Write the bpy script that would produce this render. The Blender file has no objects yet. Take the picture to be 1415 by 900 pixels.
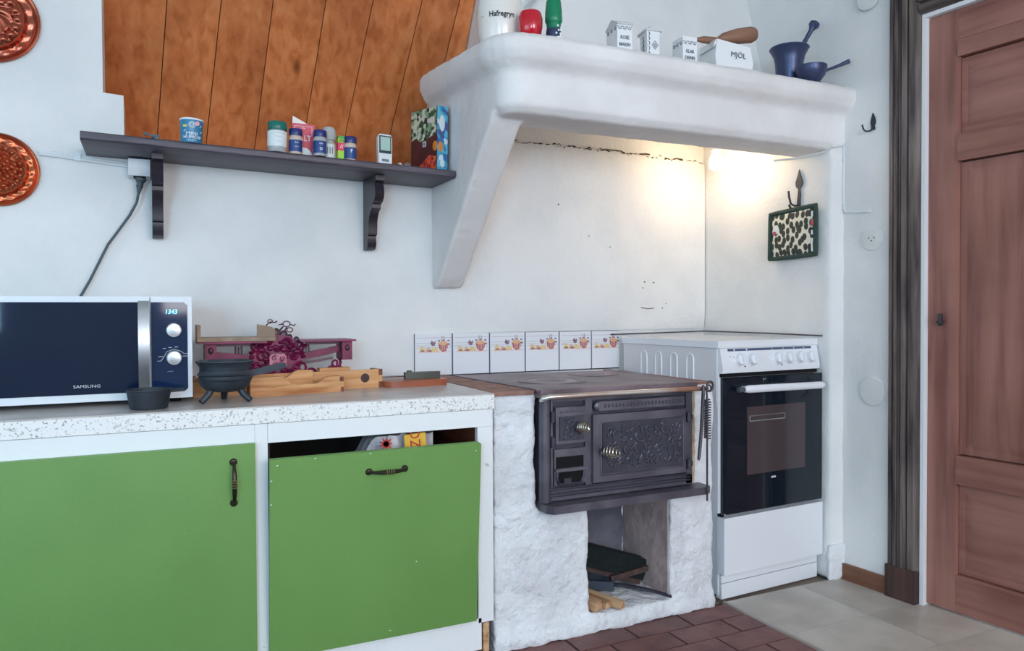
import bpy, bmesh, math, random
from mathutils import Vector, Matrix, noise
random.seed(7)
scene = bpy.context.scene
C = scene.collection
PI = math.pi
def R(a): return math.radians(a)
# ------------------------------------------------------------------ camera
yaw, pitch, roll = R(25.466), R(-1.0767), R(-0.2886)
F0 = Vector((math.sin(yaw), math.cos(yaw), 0)); R0 = Vector((math.cos(yaw), -math.sin(yaw), 0)); U0 = Vector((0, 0, 1))
F1 = F0*math.cos(pitch) + U0*math.sin(pitch); U1 = U0*math.cos(pitch) - F0*math.sin(pitch)
R2 = R0*math.cos(roll) + U1*math.sin(roll); U2 = U1*math.cos(roll) - R0*math.sin(roll)
cam_d = bpy.data.cameras.new('camera'); cam = bpy.data.objects.new('camera', cam_d); C.objects.link(cam)
cam.matrix_world = Matrix(((R2.x, U2.x, -F1.x, 0), (R2.y, U2.y, -F1.y, 0), (R2.z, U2.z, -F1.z, 1.0), (0, 0, 0, 1)))
cam_d.sensor_width = 36; cam_d.lens = 1052.5*36/1415; cam_d.clip_start = .02
scene.camera = cam
# ------------------------------------------------------------------ world, daylight, exposure
w = bpy.data.worlds.new('world'); scene.world = w; w.use_nodes = True
w.node_tree.nodes['Background'].inputs[0].default_value = (.75, .87, 1, 1)
w.node_tree.nodes['Background'].inputs[1].default_value = 2.6
def area(name, loc, rot, sx, sy, power, col):
    d = bpy.data.lights.new(name, 'AREA'); d.shape = 'RECTANGLE'; d.size = sx; d.size_y = sy; d.energy = power; d.color = col
    o = bpy.data.objects.new(name, d); o.location = loc; o.rotation_euler = rot; C.objects.link(o); return o
area('daylight_left_window', (-2.36, .55, 1.45), (R(90), 0, R(-90)), 1.3, 1.1, 4, (.55, .82, 1))
area('daylight_front_window', (1.05, -2.36, 1.60), (R(90), 0, 0), 1.9, 1.2, 52, (1, .93, .95))
area('daylight_front_window.001', (-1.45, -2.36, 1.42), (R(90), 0, 0), .9, 1.1, 56, (.42, .74, 1))
scene.view_settings.view_transform = 'Standard'; scene.view_settings.look = 'None'
scene.view_settings.gamma = 1; scene.view_settings.exposure = 0.1
scene.cycles.max_bounces = 8; scene.cycles.diffuse_bounces = 5
scene.cycles.sample_clamp_indirect = 4
# ------------------------------------------------------------------ materials
def lin(h):
    h = h.lstrip('#'); v = [int(h[i:i+2], 16)/255 for i in (0, 2, 4)]
    return tuple(c/12.92 if c <= .04045 else ((c+.055)/1.055)**2.4 for c in v) + (1,)
def nd(nt, t, **k):
    n = nt.nodes.new(t)
    for a, b in k.items(): setattr(n, a, b)
    return n
def M(name, col, rough=.5, metal=0, col2=None, vscale=4, vdet=4, lo=.4, hi=.6, bump=0, bscale=40, stretch=(1, 1, 1), emit=0, bump2=0, b2scale=4, trans=0, alpha=1, dist=.01, rnd=0, coat=0):
    m = bpy.data.materials.new(name); m.use_nodes = True; nt = m.node_tree; b = nt.nodes['Principled BSDF']
    b.inputs['Base Color'].default_value = lin(col); b.inputs['Roughness'].default_value = rough; b.inputs['Metallic'].default_value = metal
    if trans: b.inputs['Transmission Weight'].default_value = trans
    if coat: b.inputs['Coat Weight'].default_value = coat; b.inputs['Coat Roughness'].default_value = .15
    if emit: b.inputs['Emission Color'].default_value = lin(col); b.inputs['Emission Strength'].default_value = emit
    tc = nd(nt, 'ShaderNodeTexCoord'); mp = nd(nt, 'ShaderNodeMapping'); mp.inputs['Scale'].default_value = stretch
    nt.links.new(tc.outputs['Object'], mp.inputs['Vector']); vec = mp.outputs['Vector']
    if rnd:
        oi = nd(nt, 'ShaderNodeObjectInfo'); vm = nd(nt, 'ShaderNodeVectorMath', operation='MULTIPLY_ADD')
        vm.inputs[1].default_value = (rnd, rnd*1.7, rnd*2.3); nt.links.new(oi.outputs['Random'], vm.inputs[0]); nt.links.new(vec, vm.inputs[2]); vec = vm.outputs[0]
    if col2:
        n = nd(nt, 'ShaderNodeTexNoise'); n.inputs['Scale'].default_value = vscale; n.inputs['Detail'].default_value = vdet
        nt.links.new(vec, n.inputs['Vector'])
        r = nd(nt, 'ShaderNodeValToRGB'); r.color_ramp.elements[0].position = lo; r.color_ramp.elements[1].position = hi
        r.color_ramp.elements[0].color = lin(col); r.color_ramp.elements[1].color = lin(col2)
        nt.links.new(n.outputs['Fac'], r.inputs[0]); nt.links.new(r.outputs[0], b.inputs['Base Color'])
    last = None
    for st, sc in ((bump2, b2scale), (bump, bscale)):
        if st:
            n = nd(nt, 'ShaderNodeTexNoise'); n.inputs['Scale'].default_value = sc; n.inputs['Detail'].default_value = 5
            nt.links.new(vec, n.inputs['Vector']); bp = nd(nt, 'ShaderNodeBump'); bp.inputs['Strength'].default_value = st; bp.inputs['Distance'].default_value = dist
            nt.links.new(n.outputs['Fac'], bp.inputs['Height'])
            if last: nt.links.new(last.outputs[0], bp.inputs['Normal'])
            last = bp
    if last: nt.links.new(last.outputs[0], b.inputs['Normal'])
    return m
def wood(name, c1, c2, c3, axis='z', rough=.45, knots=True, scale=1.0, rnd=7, bump=.12, coat=0):
    """grain runs along axis; darker streaks and round knots, offset per object"""
    m = bpy.data.materials.new(name); m.use_nodes = True; nt = m.node_tree; b = nt.nodes['Principled BSDF']; b.inputs['Roughness'].default_value = rough
    if coat: b.inputs['Coat Weight'].default_value = coat
    tc = nd(nt, 'ShaderNodeTexCoord'); oi = nd(nt, 'ShaderNodeObjectInfo'); vm = nd(nt, 'ShaderNodeVectorMath', operation='MULTIPLY_ADD')
    vm.inputs[1].default_value = (rnd, rnd*1.3, rnd*2.1); nt.links.new(oi.outputs['Random'], vm.inputs[0]); nt.links.new(tc.outputs['Object'], vm.inputs[2])
    st = {'x': (.9, 13, 13), 'y': (13, .9, 13), 'z': (13, 13, .9)}[axis]
    mp = nd(nt, 'ShaderNodeMapping'); mp.inputs['Scale'].default_value = tuple(s*scale for s in st); nt.links.new(vm.outputs[0], mp.inputs[0])
    # knots bend the grain
    kst = {'x': (2.2, 5, 5), 'y': (5, 2.2, 5), 'z': (5, 5, 2.2)}[axis]
    km = nd(nt, 'ShaderNodeMapping'); km.inputs['Scale'].default_value = tuple(s*scale for s in kst); nt.links.new(vm.outputs[0], km.inputs[0])
    vo = nd(nt, 'ShaderNodeTexVoronoi'); vo.inputs['Scale'].default_value = .9; nt.links.new(km.outputs[0], vo.inputs['Vector'])
    n1 = nd(nt, 'ShaderNodeTexNoise'); n1.inputs['Scale'].default_value = 2.4; n1.inputs['Detail'].default_value = 6; n1.inputs['Distortion'].default_value = .35; nt.links.new(mp.outputs[0], n1.inputs[0])
    r1 = nd(nt, 'ShaderNodeValToRGB'); e = r1.color_ramp.elements; e[0].position = .32; e[0].color = lin(c3); e[1].position = .72; e[1].color = lin(c2)
    x = e.new(.5); x.color = lin(c1); nt.links.new(n1.outputs['Fac'], r1.inputs[0])
    out = r1.outputs[0]
    n2 = nd(nt, 'ShaderNodeTexNoise'); n2.inputs['Scale'].default_value = 3.2; n2.inputs['Detail'].default_value = 3; nt.links.new(vm.outputs[0], n2.inputs[0])
    mx = nd(nt, 'ShaderNodeMix', data_type='RGBA', blend_type='MULTIPLY'); mx.inputs['Factor'].default_value = .5
    r2 = nd(nt, 'ShaderNodeValToRGB'); r2.color_ramp.elements[0].position = .35; r2.color_ramp.elements[0].color = (.5, .42, .38, 1); r2.color_ramp.elements[1].position = .62; r2.color_ramp.elements[1].color = (1, 1, 1, 1)
    nt.links.new(n2.outputs['Fac'], r2.inputs[0]); nt.links.new(out, mx.inputs[6]); nt.links.new(r2.outputs[0], mx.inputs[7]); out = mx.outputs[2]
    if knots:
        r3 = nd(nt, 'ShaderNodeValToRGB'); r3.color_ramp.elements[0].position = .02; r3.color_ramp.elements[0].color = (1, 1, 1, 1); r3.color_ramp.elements[1].position = .10; r3.color_ramp.elements[1].color = (0, 0, 0, 1)
        nt.links.new(vo.outputs['Distance'], r3.inputs[0])
        mk = nd(nt, 'ShaderNodeMix', data_type='RGBA'); nt.links.new(r3.outputs[0], mk.inputs['Factor']); nt.links.new(out, mk.inputs[6])
        dk = lin(c3); mk.inputs[7].default_value = (dk[0]*.3, dk[1]*.28, dk[2]*.28, 1); out = mk.outputs[2]
    nt.links.new(out, b.inputs['Base Color'])
    bp = nd(nt, 'ShaderNodeBump'); bp.inputs['Strength'].default_value = bump; bp.inputs['Distance'].default_value = .004; nt.links.new(n1.outputs['Fac'], bp.inputs['Height']); nt.links.new(bp.outputs[0], b.inputs['Normal'])
    return m
PLASTER = M('plaster', '#e9e9e7', .75, col2='#dfe0df', vscale=3, bump=.22, bscale=55, bump2=.5, b2scale=7, dist=.012)
HOODM = M('painted_masonry', '#edebe9', .7, col2='#e3e0de', vscale=4, bump=.15, bscale=60, bump2=.25, b2scale=9, dist=.01)
ROUGHP = M('rough_limewash', '#eceef0', .85, col2='#dcdde0', vscale=7, bump=.7, bscale=38, bump2=.6, b2scale=15, dist=.016)
SOOT = M('sooty_crack', '#5a5048', .9, col2='#3a332e', vscale=30)
CEIL = M('ceiling_paint', '#eeeeec', .8)
PINE = wood('stained_pine_boards', '#d27a42', '#dd8d54', '#b8652f', 'z', .42, bump=.1)
DOORW = wood('red_stained_pine', '#9b6a5f', '#a9786a', '#85564c', 'z', .45, scale=.8, bump=.06)
DOORH = wood('red_stained_pine_rail', '#9b6a5f', '#a9786a', '#85564c', 'x', .45, scale=.8, bump=.06)
CASING = wood('weathered_casing', '#6d6360', '#8c8076', '#3b3436', 'z', .75, knots=False, scale=1.4, bump=.5)
CASINGH = wood('weathered_head_casing', '#574d4a', '#7a6c60', '#3d3431', 'x', .75, knots=False, scale=1.4, bump=.4)
PLINTH = wood('dark_plinth_wood', '#4a3430', '#5b4038', '#33241f', 'z', .6, knots=False)
BASEB = wood('brown_baseboard', '#805641', '#8d624c', '#6f4836', 'x', .5, knots=False)
WHITEP = M('white_gloss_paint', '#e8ebee', .4)
DARKSH = M('dark_stained_shelf', '#3b3440', .38, col2='#4d4652', vscale=20, stretch=(.3, 4, 4), bump=.15, bscale=60)
SHELFB = M('shelf_edge_dark', '#28222c', .35)
GREEN = M('green_cabinet_paint', '#6f9a50', .45, col2='#68934b', vscale=2, bump=.05, bscale=150)
FRAMEW = M('worn_white_paint', '#eceeee', .5, col2='#9c9a97', vscale=22, vdet=6, lo=.70, hi=.77, stretch=(1, 1, 1), bump=.25, bscale=60, dist=.004)
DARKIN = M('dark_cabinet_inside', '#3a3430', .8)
REDIN = wood('red_brown_inside', '#8c4a30', '#9a573a', '#6f3825', 'y', .6, knots=False)
LAMIN = M('worktop_laminate', '#c5bfba', .28, col2='#b5aeaa', vscale=9)
LAMED = M('worktop_speckled_edge', '#f0efec', .5, col2='#9d9894', vscale=190, vdet=2, lo=.57, hi=.7)
STONE = M('brown_stone_strip', '#9b7466', .7, col2='#7f5f55', vscale=20, bump=.4)
IRON = M('cast_iron_black', '#3b3b45', .38, .35, col2='#4a4954', vscale=12, bump=.3, bscale=90, dist=.003)
IRONG = M('cast_iron_grey', '#6a6670', .4, .35, col2='#55515b', vscale=9, bump=.3, bscale=80, dist=.003)
PLATEM = M('stove_plate_iron', '#84737a', .4, .25, col2='#5d5157', vscale=6, bump=.15, bscale=90, dist=.003)
RELIEF = M('iron_relief', '#565560', .34, .4)
BRASS = M('worn_rail_copper', '#b98a78', .3, .8, col2='#d8d0c8', vscale=5, stretch=(.8, 1, 1))
COIL = M('coil_steel', '#cfc6b8', .25, .9)
BLACK = M('black_void', '#060607', .95)
ENAM = M('white_enamel', '#eceef3', .25, coat=.3)
ENAMG = M('grey_white_enamel', '#dfdde0', .35)
GLASSB = M('oven_glass_reflection_tint', '#131c26', .06)  # bluish reflection on the black door mixed into its colour
OVENW = M('oven_window_reflection_tint', '#4a4042', .1)  # pinkish reflection of door and wall painted into the pane colour
NAVY = M('slate_blue_strip', '#4e5b78', .35)
PLASTG = M('white_plastic', '#e4e6e8', .35)
CLINK = M('clinker_tile', '#815650', .5, col2='#6b4644', vscale=9, bump=.3, bscale=50, rnd=9)
GROUT = M('dark_grout', '#41302f', .9)
VINYL = M('vinyl_tile', '#c6beb3', .4, col2='#aaa298', vscale=6, vdet=8, lo=.35, hi=.68, bump=.1, bscale=40, rnd=5)
SUBF = M('vinyl_joint', '#8f8478', .7)
ALU = M('floor_strip', '#b0a8a0', .4, .4)
TILEM = M('white_glazed_tile', '#e6e7ec', .15, bump=.05, bscale=20)
TGREY = M('tile_line_grey', '#a9a0a3', .3); TRED = M('tile_basket_red', '#b3605a', .3); TPEACH = M('tile_bread_peach', '#e0b088', .3)
TYEL = M('tile_bread_yellow', '#e3c790', .3); TPURP = M('tile_flower_plum', '#8d6a78', .3); TPINK = M('tile_pink_line', '#e6c3c0', .3)
GROUTD = M('tile_gap', '#3a3944', .9)
COPPER = M('copper', '#c07058', .26, .92, col2='#a85540', vscale=6)
COPPERO = M('orange_copper', '#c8704e', .28, .9, col2='#ad5a3c', vscale=6)
MWHITE = M('microwave_casing', '#dfe4e8', .35)
MGLASS = M('microwave_glass_reflection_tint', '#0e1c36', .04)  # black glass; its navy room reflection is put into the base colour
MPANEL = M('microwave_panel', '#13284a', .06)
SILVER = M('brushed_silver', '#b9bcc0', .3, .8)
LED = M('blue_led', '#5fd0ff', .4, emit=3)
LOGOW = M('printed_silver', '#c8ccd2', .4)
CORD = M('grey_cord', '#4d565a', .5)
POTM = M('pot_iron', '#39414a', .5, .35, col2='#2e353d', vscale=14, bump=.25, bscale=90, dist=.003)
BOXW = wood('honey_pine_box', '#d99c62', '#e6b07a', '#b06a36', 'x', .45, knots=False, scale=2.2, bump=.05)
ENDG = M('end_grain_brown', '#7d4630', .6, col2='#6a3824', vscale=40)
BOARDW = wood('red_wood_board', '#b4603c', '#c4734c', '#92462a', 'x', .4, knots=False, coat=.2)
SCALEM = M('burgundy_enamel', '#84124a', .4, .1, col2='#640e3a', vscale=20)
SCALEP = M('pink_plaque', '#cf8496', .35, col2='#b55f78', vscale=60)
SCALED = M('dark_bronze', '#5a4550', .4, .6)
TRAYM = M('old_tray_wood', '#a58f76', .5, col2='#8d7760', vscale=15)
KNIFEH = M('dark_green_handle', '#3f453d', .4)
KNIFEB = M('dark_blade', '#4a3d3c', .3, .7)
CANB = M('blue_can', '#2f7fa5', .35); WHT = M('white_print', '#f2f3f4', .5); CANR = M('can_rim', '#e8eef0', .35); PINK = M('pink_sticker', '#e8a0b4', .5); YELS = M('yellow_sticker', '#dcd66a', .5)
LIDG = M('green_lid', '#0f6b5f', .3); JARG = M('clear_jar', '#cfd3d2', .08, trans=.35); LABELW = M('pale_label', '#dfe5e3', .5); LIDB = M('navy_lid', '#222c6c', .3); LABN = M('navy_label', '#24437f', .4); LABP = M('pale_spice', '#cdb9a8', .5); GREYP = M('grey_print', '#6f7a80', .5)
SALTR = M('salt_carton_red', '#dd5566', .5); SALTW = M('salt_carton_white', '#efe6e2', .5); LIME = M('lime_box', '#9fd42e', .45); MAG = M('magenta_band', '#e02a5c', .45); GRN = M('green_band', '#3f9a3c', .45)
REMW = M('remote_white', '#dde1e2', .35); REMD = M('remote_dark', '#23323a', .3); LCD = M('lcd_grey_green', '#a9c6b8', .25)
CREAM = M('stoneware_cream', '#e9e5de', .25, coat=.3); LETTER = M('black_lettering', '#25242a', .5); LETR = M('red_lettering', '#b7525e', .5); LETB = M('blue_grey_lettering', '#5c6674', .5)
REDG = M('red_glass', '#d80f2c', .08, trans=.25, coat=.5); BOTG = M('green_bottle', '#0a8058', .3); NAVL = M('navy_bottle_label', '#2c3a5a', .5)
BOXC = M('white_ceramic', '#eceef0', .2, coat=.3); ROOFC = M('ceramic_roof_grey', '#cfd0d0', .3)
BEECH = wood('beech_handle', '#8c6650', '#9c765e', '#745042', 'x', .5, knots=False)
MORT = M('mortar_iron', '#424b6c', .34, .4)
HOOKM = M('wrought_iron_hook', '#3c3d47', .5, .4)
QBORD = M('dark_green_binding', '#2f463f', .85, bump=.3, bscale=200)
SOCKC = M('cream_cover', '#dedfdc', .6)
HDRK = M('antique_brass_dark', '#3a342c', .35, .7); HBRT = M('antique_brass_rubbed', '#a39372', .3, .8)
BAGM = M('plastic_bag', '#d9d3d6', .3, col2='#b9b2ba', vscale=14, bump=.8, bscale=30); BAGY = M('bag_yellow_panel', '#e7b53c', .4); BAGR = M('bag_red_print', '#c8322e', .4)
BRISTLE = M('black_bristle', '#15201f', .9, bump=1, bscale=200); ASHM = M('sheet_iron', '#4b5560', .5, .4)
KIND = wood('split_kindling', '#c9a078', '#dcb690', '#9a6a48', 'y', .7, knots=False, scale=2)
BULB = M('warm_bulb', '#ffe0b8', .3, emit=62)
CABLEW = M('white_cable', '#dfe3e4', .5)
def voronoi_mat(name, c_spot, c_gap, scale, th, stretch=(1, 1, 1)):
    m = bpy.data.materials.new(name); m.use_nodes = True; nt = m.node_tree; b = nt.nodes['Principled BSDF']; b.inputs['Roughness'].default_value = .9
    tc = nd(nt, 'ShaderNodeTexCoord'); mp = nd(nt, 'ShaderNodeMapping'); mp.inputs['Scale'].default_value = stretch; nt.links.new(tc.outputs['Object'], mp.inputs[0])
    v = nd(nt, 'ShaderNodeTexVoronoi', voronoi_dimensions='2D'); v.inputs['Scale'].default_value = scale; v.inputs['Randomness'].default_value = .75; sx_ = nd(nt, 'ShaderNodeSeparateXYZ'); cx_ = nd(nt, 'ShaderNodeCombineXYZ'); nt.links.new(mp.outputs[0], sx_.inputs[0]); nt.links.new(sx_.outputs[0], cx_.inputs[0]); nt.links.new(sx_.outputs[2], cx_.inputs[1]); nt.links.new(cx_.outputs[0], v.inputs['Vector'])
    r = nd(nt, 'ShaderNodeValToRGB'); r.color_ramp.elements[0].position = th; r.color_ramp.elements[0].color = lin(c_spot); r.color_ramp.elements[1].position = th+.05; r.color_ramp.elements[1].color = lin(c_gap)
    nt.links.new(v.outputs['Distance'], r.inputs[0]); nt.links.new(r.outputs[0], b.inputs['Base Color']); return m
QUILT = voronoi_mat('leopard_cotton', '#3b4138', '#e0dccb', 46, .43, (1.05, 1, .74))
def patch_mat(name, cols, scale):
    """printed picture: cells of flat colour, each cell one of the given inks"""
    m = bpy.data.materials.new(name); m.use_nodes = True; nt = m.node_tree; b = nt.nodes['Principled BSDF']; b.inputs['Roughness'].default_value = .3
    tc = nd(nt, 'ShaderNodeTexCoord'); v = nd(nt, 'ShaderNodeTexVoronoi'); v.inputs['Scale'].default_value = scale; nt.links.new(tc.outputs['Object'], v.inputs['Vector'])
    sp = nd(nt, 'ShaderNodeSeparateColor'); nt.links.new(v.outputs['Color'], sp.inputs[0])
    r = nd(nt, 'ShaderNodeValToRGB'); r.color_ramp.interpolation = 'CONSTANT'; e = r.color_ramp.elements
    e[0].position = 0; e[0].color = lin(cols[0]); e[1].position = 1/len(cols); e[1].color = lin(cols[1])
    for i, c in enumerate(cols[2:], 2): x = e.new(i/len(cols)); x.color = lin(c)
    nt.links.new(sp.outputs[0], r.inputs[0]); nt.links.new(r.outputs[0], b.inputs['Base Color']); return m
BK_PLUM = M('book_plum', '#45242c', .3, col2='#5a2f36', vscale=20); BK_GREEN = patch_mat('book_leaf_print', ['#2f5a42', '#86a888', '#c9cdb4', '#20382e', '#5f8f68', '#d8d0cc'], 70)
BK_RED = patch_mat('book_red_print', ['#c8402e', '#e06a3a', '#6b2228', '#d83a48'], 110); BK_BLUE = patch_mat('book_spine_print', ['#4aa3c4', '#2f78a8', '#d8e2e6', '#66bcd6', '#4a5f94'], 60); BK_OR = M('book_orange', '#e08a3a', .3)
PAGES = M('book_pages', '#dcd8ce', .8)
# ------------------------------------------------------------------ mesh helpers
FR = {}
# joined pieces too small to pick apart one by one
STUFF = {'lettering', 'leaf_relief', 'strip_mark', 'relief', 'beading', 'scrollwork', 'plaster_crack', 'plaster_blemishes', 'tile_picture', 'label_print', 'white_print', 'box_print', 'tub_print', 'panel_print', 'clock_digits', 'blue_print', 'raised_lettering', 'red_flourish', 'flower_print', 'red_print', 'light_print', 'paint_chip', 'bar_code', 'plaque_relief', 'crest', 'pointer_ornament', 'balance_prongs', 'pin_hole', 'mouldings', 'handle_ring', 'indicator_lamp', 'air_slot', 'fruit_picture', 'spine_figure', 'orange_picture', 'dovetail', 'pressed_rib', 'dust'}
class MB:
    def __init__(s): s.bm = bmesh.new()
    def _faces(s, before, mi):
        for f in s.bm.faces:
            if f.index < 0 or f not in before: f.material_index = mi
    def add(s, verts, faces, mi=0, T=None, smooth=None):
        vs = [s.bm.verts.new((T @ Vector(v)) if T else v) for v in verts]
        for f in faces:
            try: x = s.bm.faces.new([vs[i] for i in f]); x.material_index = mi
            except ValueError: pass
        return s
    def box(s, x0, x1, y0, y1, z0, z1, mi=0, T=None):
        v = [(x, y, z) for z in (z0, z1) for y in (y0, y1) for x in (x0, x1)]
        return s.add(v, [(0, 2, 3, 1), (4, 5, 7, 6), (0, 1, 5, 4), (2, 6, 7, 3), (0, 4, 6, 2), (1, 3, 7, 5)], mi, T)
    def prism(s, poly, h0, h1, plane='xy', mi=0, T=None):
        def p(a, b, h): return {'xy': (a, b, h), 'xz': (a, h, b), 'yz': (h, a, b)}[plane]
        n = len(poly); v = [p(a, b, h0) for a, b in poly] + [p(a, b, h1) for a, b in poly]
        f = [tuple(range(n))[::-1], tuple(range(n, 2*n))] + [(i, (i+1) % n, n+(i+1) % n, n+i) for i in range(n)]
        return s.add(v, f, mi, T)
    def lathe(s, prof, seg=24, mi=0, T=None, cx=0, cy=0, cz=0, mod=None):
        v = []; f = []
        for k, (r, z) in enumerate(prof):
            for i in range(seg):
                a = 2*PI*i/seg; rr = r*(mod(a, k) if mod else 1); v.append((cx+rr*math.cos(a), cy+rr*math.sin(a), cz+z))
        for k in range(len(prof)-1):
            for i in range(seg):
                j = (i+1) % seg; f.append((k*seg+i, k*seg+j, (k+1)*seg+j, (k+1)*seg+i))
        if prof[0][0] > 1e-5: f.append(tuple(range(seg))[::-1])
        if prof[-1][0] > 1e-5: f.append(tuple((len(prof)-1)*seg+i for i in range(seg)))
        return s.add(v, f, mi, T)
    def cyl(s, p0, p1, r0, r1=None, seg=16, mi=0, T=None):
        return s.tube([p0, p1], [r0, r0 if r1 is None else r1], seg, mi, T)
    def tube(s, pts, r, seg=8, mi=0, T=None, caps=True):
        pts = [Vector(p) for p in pts]; n = len(pts); rs = r if isinstance(r, (list, tuple)) else [r]*n
        v = []; f = []; prev = None
        for i, p in enumerate(pts):
            t = (pts[min(i+1, n-1)]-pts[max(i-1, 0)]).normalized()
            if prev is None:
                a = Vector((0, 0, 1)) if abs(t.z) < .9 else Vector((1, 0, 0)); u = t.cross(a).normalized()
            else: u = (prev - t*prev.dot(t)).normalized()
            prev = u; w_ = t.cross(u)
            for k in range(seg):
                a = 2*PI*k/seg; v.append(p+(u*math.cos(a)+w_*math.sin(a))*rs[i])
        for i in range(n-1):
            for k in range(seg):
                j = (k+1) % seg; f.append((i*seg+k, i*seg+j, (i+1)*seg+j, (i+1)*seg+k))
        if caps: f += [tuple(range(seg))[::-1], tuple((n-1)*seg+k for k in range(seg))]
        return s.add(v, f, mi, T)
    def ball(s, c, rx, ry=None, rz=None, seg=14, rings=8, mi=0, T=None):
        ry = ry or rx; rz = rz or rx
        v = [(c[0], c[1], c[2]-rz)]; f = []
        for k in range(1, rings):
            p = PI*k/rings
            for i in range(seg):
                a = 2*PI*i/seg; v.append((c[0]+rx*math.sin(p)*math.cos(a), c[1]+ry*math.sin(p)*math.sin(a), c[2]-rz*math.cos(p)))
        v.append((c[0], c[1], c[2]+rz)); top = len(v)-1
        for i in range(seg):
            j = (i+1) % seg; f.append((0, 1+j, 1+i)); f.append((top, 1+(rings-2)*seg+i, 1+(rings-2)*seg+j))
            for k in range(rings-2): f.append((1+k*seg+i, 1+k*seg+j, 1+(k+1)*seg+j, 1+(k+1)*seg+i))
        return s.add(v, f, mi, T)
    def text(s, body, size, T, mi=0, sx=1.0, shear=0, wrap=None, ext=.0004, align='CENTER', bold=0):
        """flat lettering in the local XZ plane facing -Y; wrap = radius of a cylinder about local Z"""
        cu = bpy.data.curves.new('lettering', 'FONT'); cu.body = body; cu.size = size; cu.align_x = align; cu.align_y = 'CENTER'; cu.shear = shear; cu.resolution_u = 2; cu.offset = bold
        if wrap is None: cu.extrude = ext
        o = bpy.data.objects.new('lettering', cu); C.objects.link(o); dg = bpy.context.evaluated_depsgraph_get(); dg.update()
        me = bpy.data.meshes.new_from_object(o.evaluated_get(dg)); bpy.data.objects.remove(o); bpy.data.curves.remove(cu)
        vs = []
        for v in me.vertices:
            x, z, d = v.co.x*sx, v.co.y, v.co.z
            if wrap is None: vs.append((x, -d-ext, z))
            else: a = x/wrap; rr = wrap+.0006+d; vs.append((rr*math.sin(a), -rr*math.cos(a), z))
        s.add(vs, [tuple(p.vertices) for p in me.polygons], mi, T); bpy.data.meshes.remove(me); return s
    def build(s, name, mats, parent=None, bevel=0, seg=2, smooth=35, noiseamp=0, nscale=8, ang=30, frame=None):
        bm = s.bm
        if bevel:
            es = [e for e in bm.edges if len(e.link_faces) == 2 and e.calc_face_angle(0) > R(ang)]
            if es: bmesh.ops.bevel(bm, geom=es, offset=bevel, segments=seg, profile=.5, affect='EDGES', clamp_overlap=True)
        if noiseamp:
            bm.normal_update()
            for v in bm.verts:
                p = v.co*nscale; v.co += v.normal*noiseamp*(noise.noise(p)+.5*noise.noise(p*2.7)+.3*noise.noise(p*6.1))
        fr = FR.get(parent.name) if parent else frame
        if fr is not None: bm.transform(fr)
        bmesh.ops.recalc_face_normals(bm, faces=bm.faces)
        me = bpy.data.meshes.new(name); bm.to_mesh(me); bm.free()
        for m_ in (mats if isinstance(mats, (list, tuple)) else [mats]): me.materials.append(m_)
        if smooth and len(me.polygons):
            me.polygons.foreach_set('use_smooth', [True]*len(me.polygons)); me.set_sharp_from_angle(angle=R(smooth))
        o = bpy.data.objects.new(name, me); C.objects.link(o)
        if parent: o.parent = parent
        if name in STUFF: o['kind'] = 'stuff'
        if parent and parent.name in FR: FR[o.name] = FR[parent.name]
        return o
def thing(name, label, cat, loc, rz=0, group=None, world=True):
    """Empty at the base; world=True: parts are modelled in room coordinates, else in the Empty's own"""
    o = bpy.data.objects.new(name, None); o.empty_display_size = .05; C.objects.link(o)
    o.location = loc; o.rotation_euler = (0, 0, rz); o['label'] = label; o['category'] = cat
    if group: o['group'] = group
    if world: FR[o.name] = (Matrix.Translation(loc) @ Matrix.Rotation(rz, 4, 'Z')).inverted()
    return o
def tag(o, label, cat, group=None):
    o['label'] = label; o['category'] = cat
    if group: o['group'] = group
    return o
def struct(o): o['kind'] = 'structure'; return o
def dup(root, loc, label, rot=None):
    r = root.copy(); C.objects.link(r); r.location = loc
    if rot is not None: r.rotation_euler = rot
    r['label'] = label
    for ch in list(root.children):
        c = ch.copy(); C.objects.link(c); c.parent = r
        for g in list(ch.children):
            d = g.copy(); C.objects.link(d); d.parent = c
    return r
def remeshed(mb, voxel, amp=.004, nscale=9, smooth_it=2, frame=None):
    """union of overlapping solids with softened, uneven plaster surface -> new MB"""
    bm = mb.bm; bmesh.ops.recalc_face_normals(bm, faces=bm.faces); me = bpy.data.meshes.new('tmp'); bm.to_mesh(me); bm.free()
    o = bpy.data.objects.new('tmp', me); C.objects.link(o)
    m = o.modifiers.new('r', 'REMESH'); m.mode = 'VOXEL'; m.voxel_size = voxel
    sm = o.modifiers.new('s', 'SMOOTH'); sm.iterations = smooth_it; sm.factor = .5
    dg = bpy.context.evaluated_depsgraph_get(); dg.update()
    me2 = bpy.data.meshes.new_from_object(o.evaluated_get(dg)); bpy.data.objects.remove(o); bpy.data.meshes.remove(me)
    r = MB(); r.bm.from_mesh(me2); bpy.data.meshes.remove(me2)
    if amp:
        r.bm.normal_update()
        for v in r.bm.verts:
            p = v.co*nscale; v.co += v.normal*amp*(noise.noise(p)+.45*noise.noise(p*3.1)+.3*noise.noise(p*7.3))
    return r
TH = R(4.347); P0 = Vector((2.325, 2.02, 0)); RZW = math.atan2(-math.cos(TH), math.sin(TH))
WM = Matrix.Translation(P0) @ Matrix.Rotation(RZW, 4, 'Z')        # right wall frame: x along the wall towards the camera, y into the wall
NA, NB = Vector((2.237, 2.705, 0)), Vector((2.262, 2.03, 0)); RZN = math.atan2(NB.y-NA.y, NB.x-NA.x)
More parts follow.
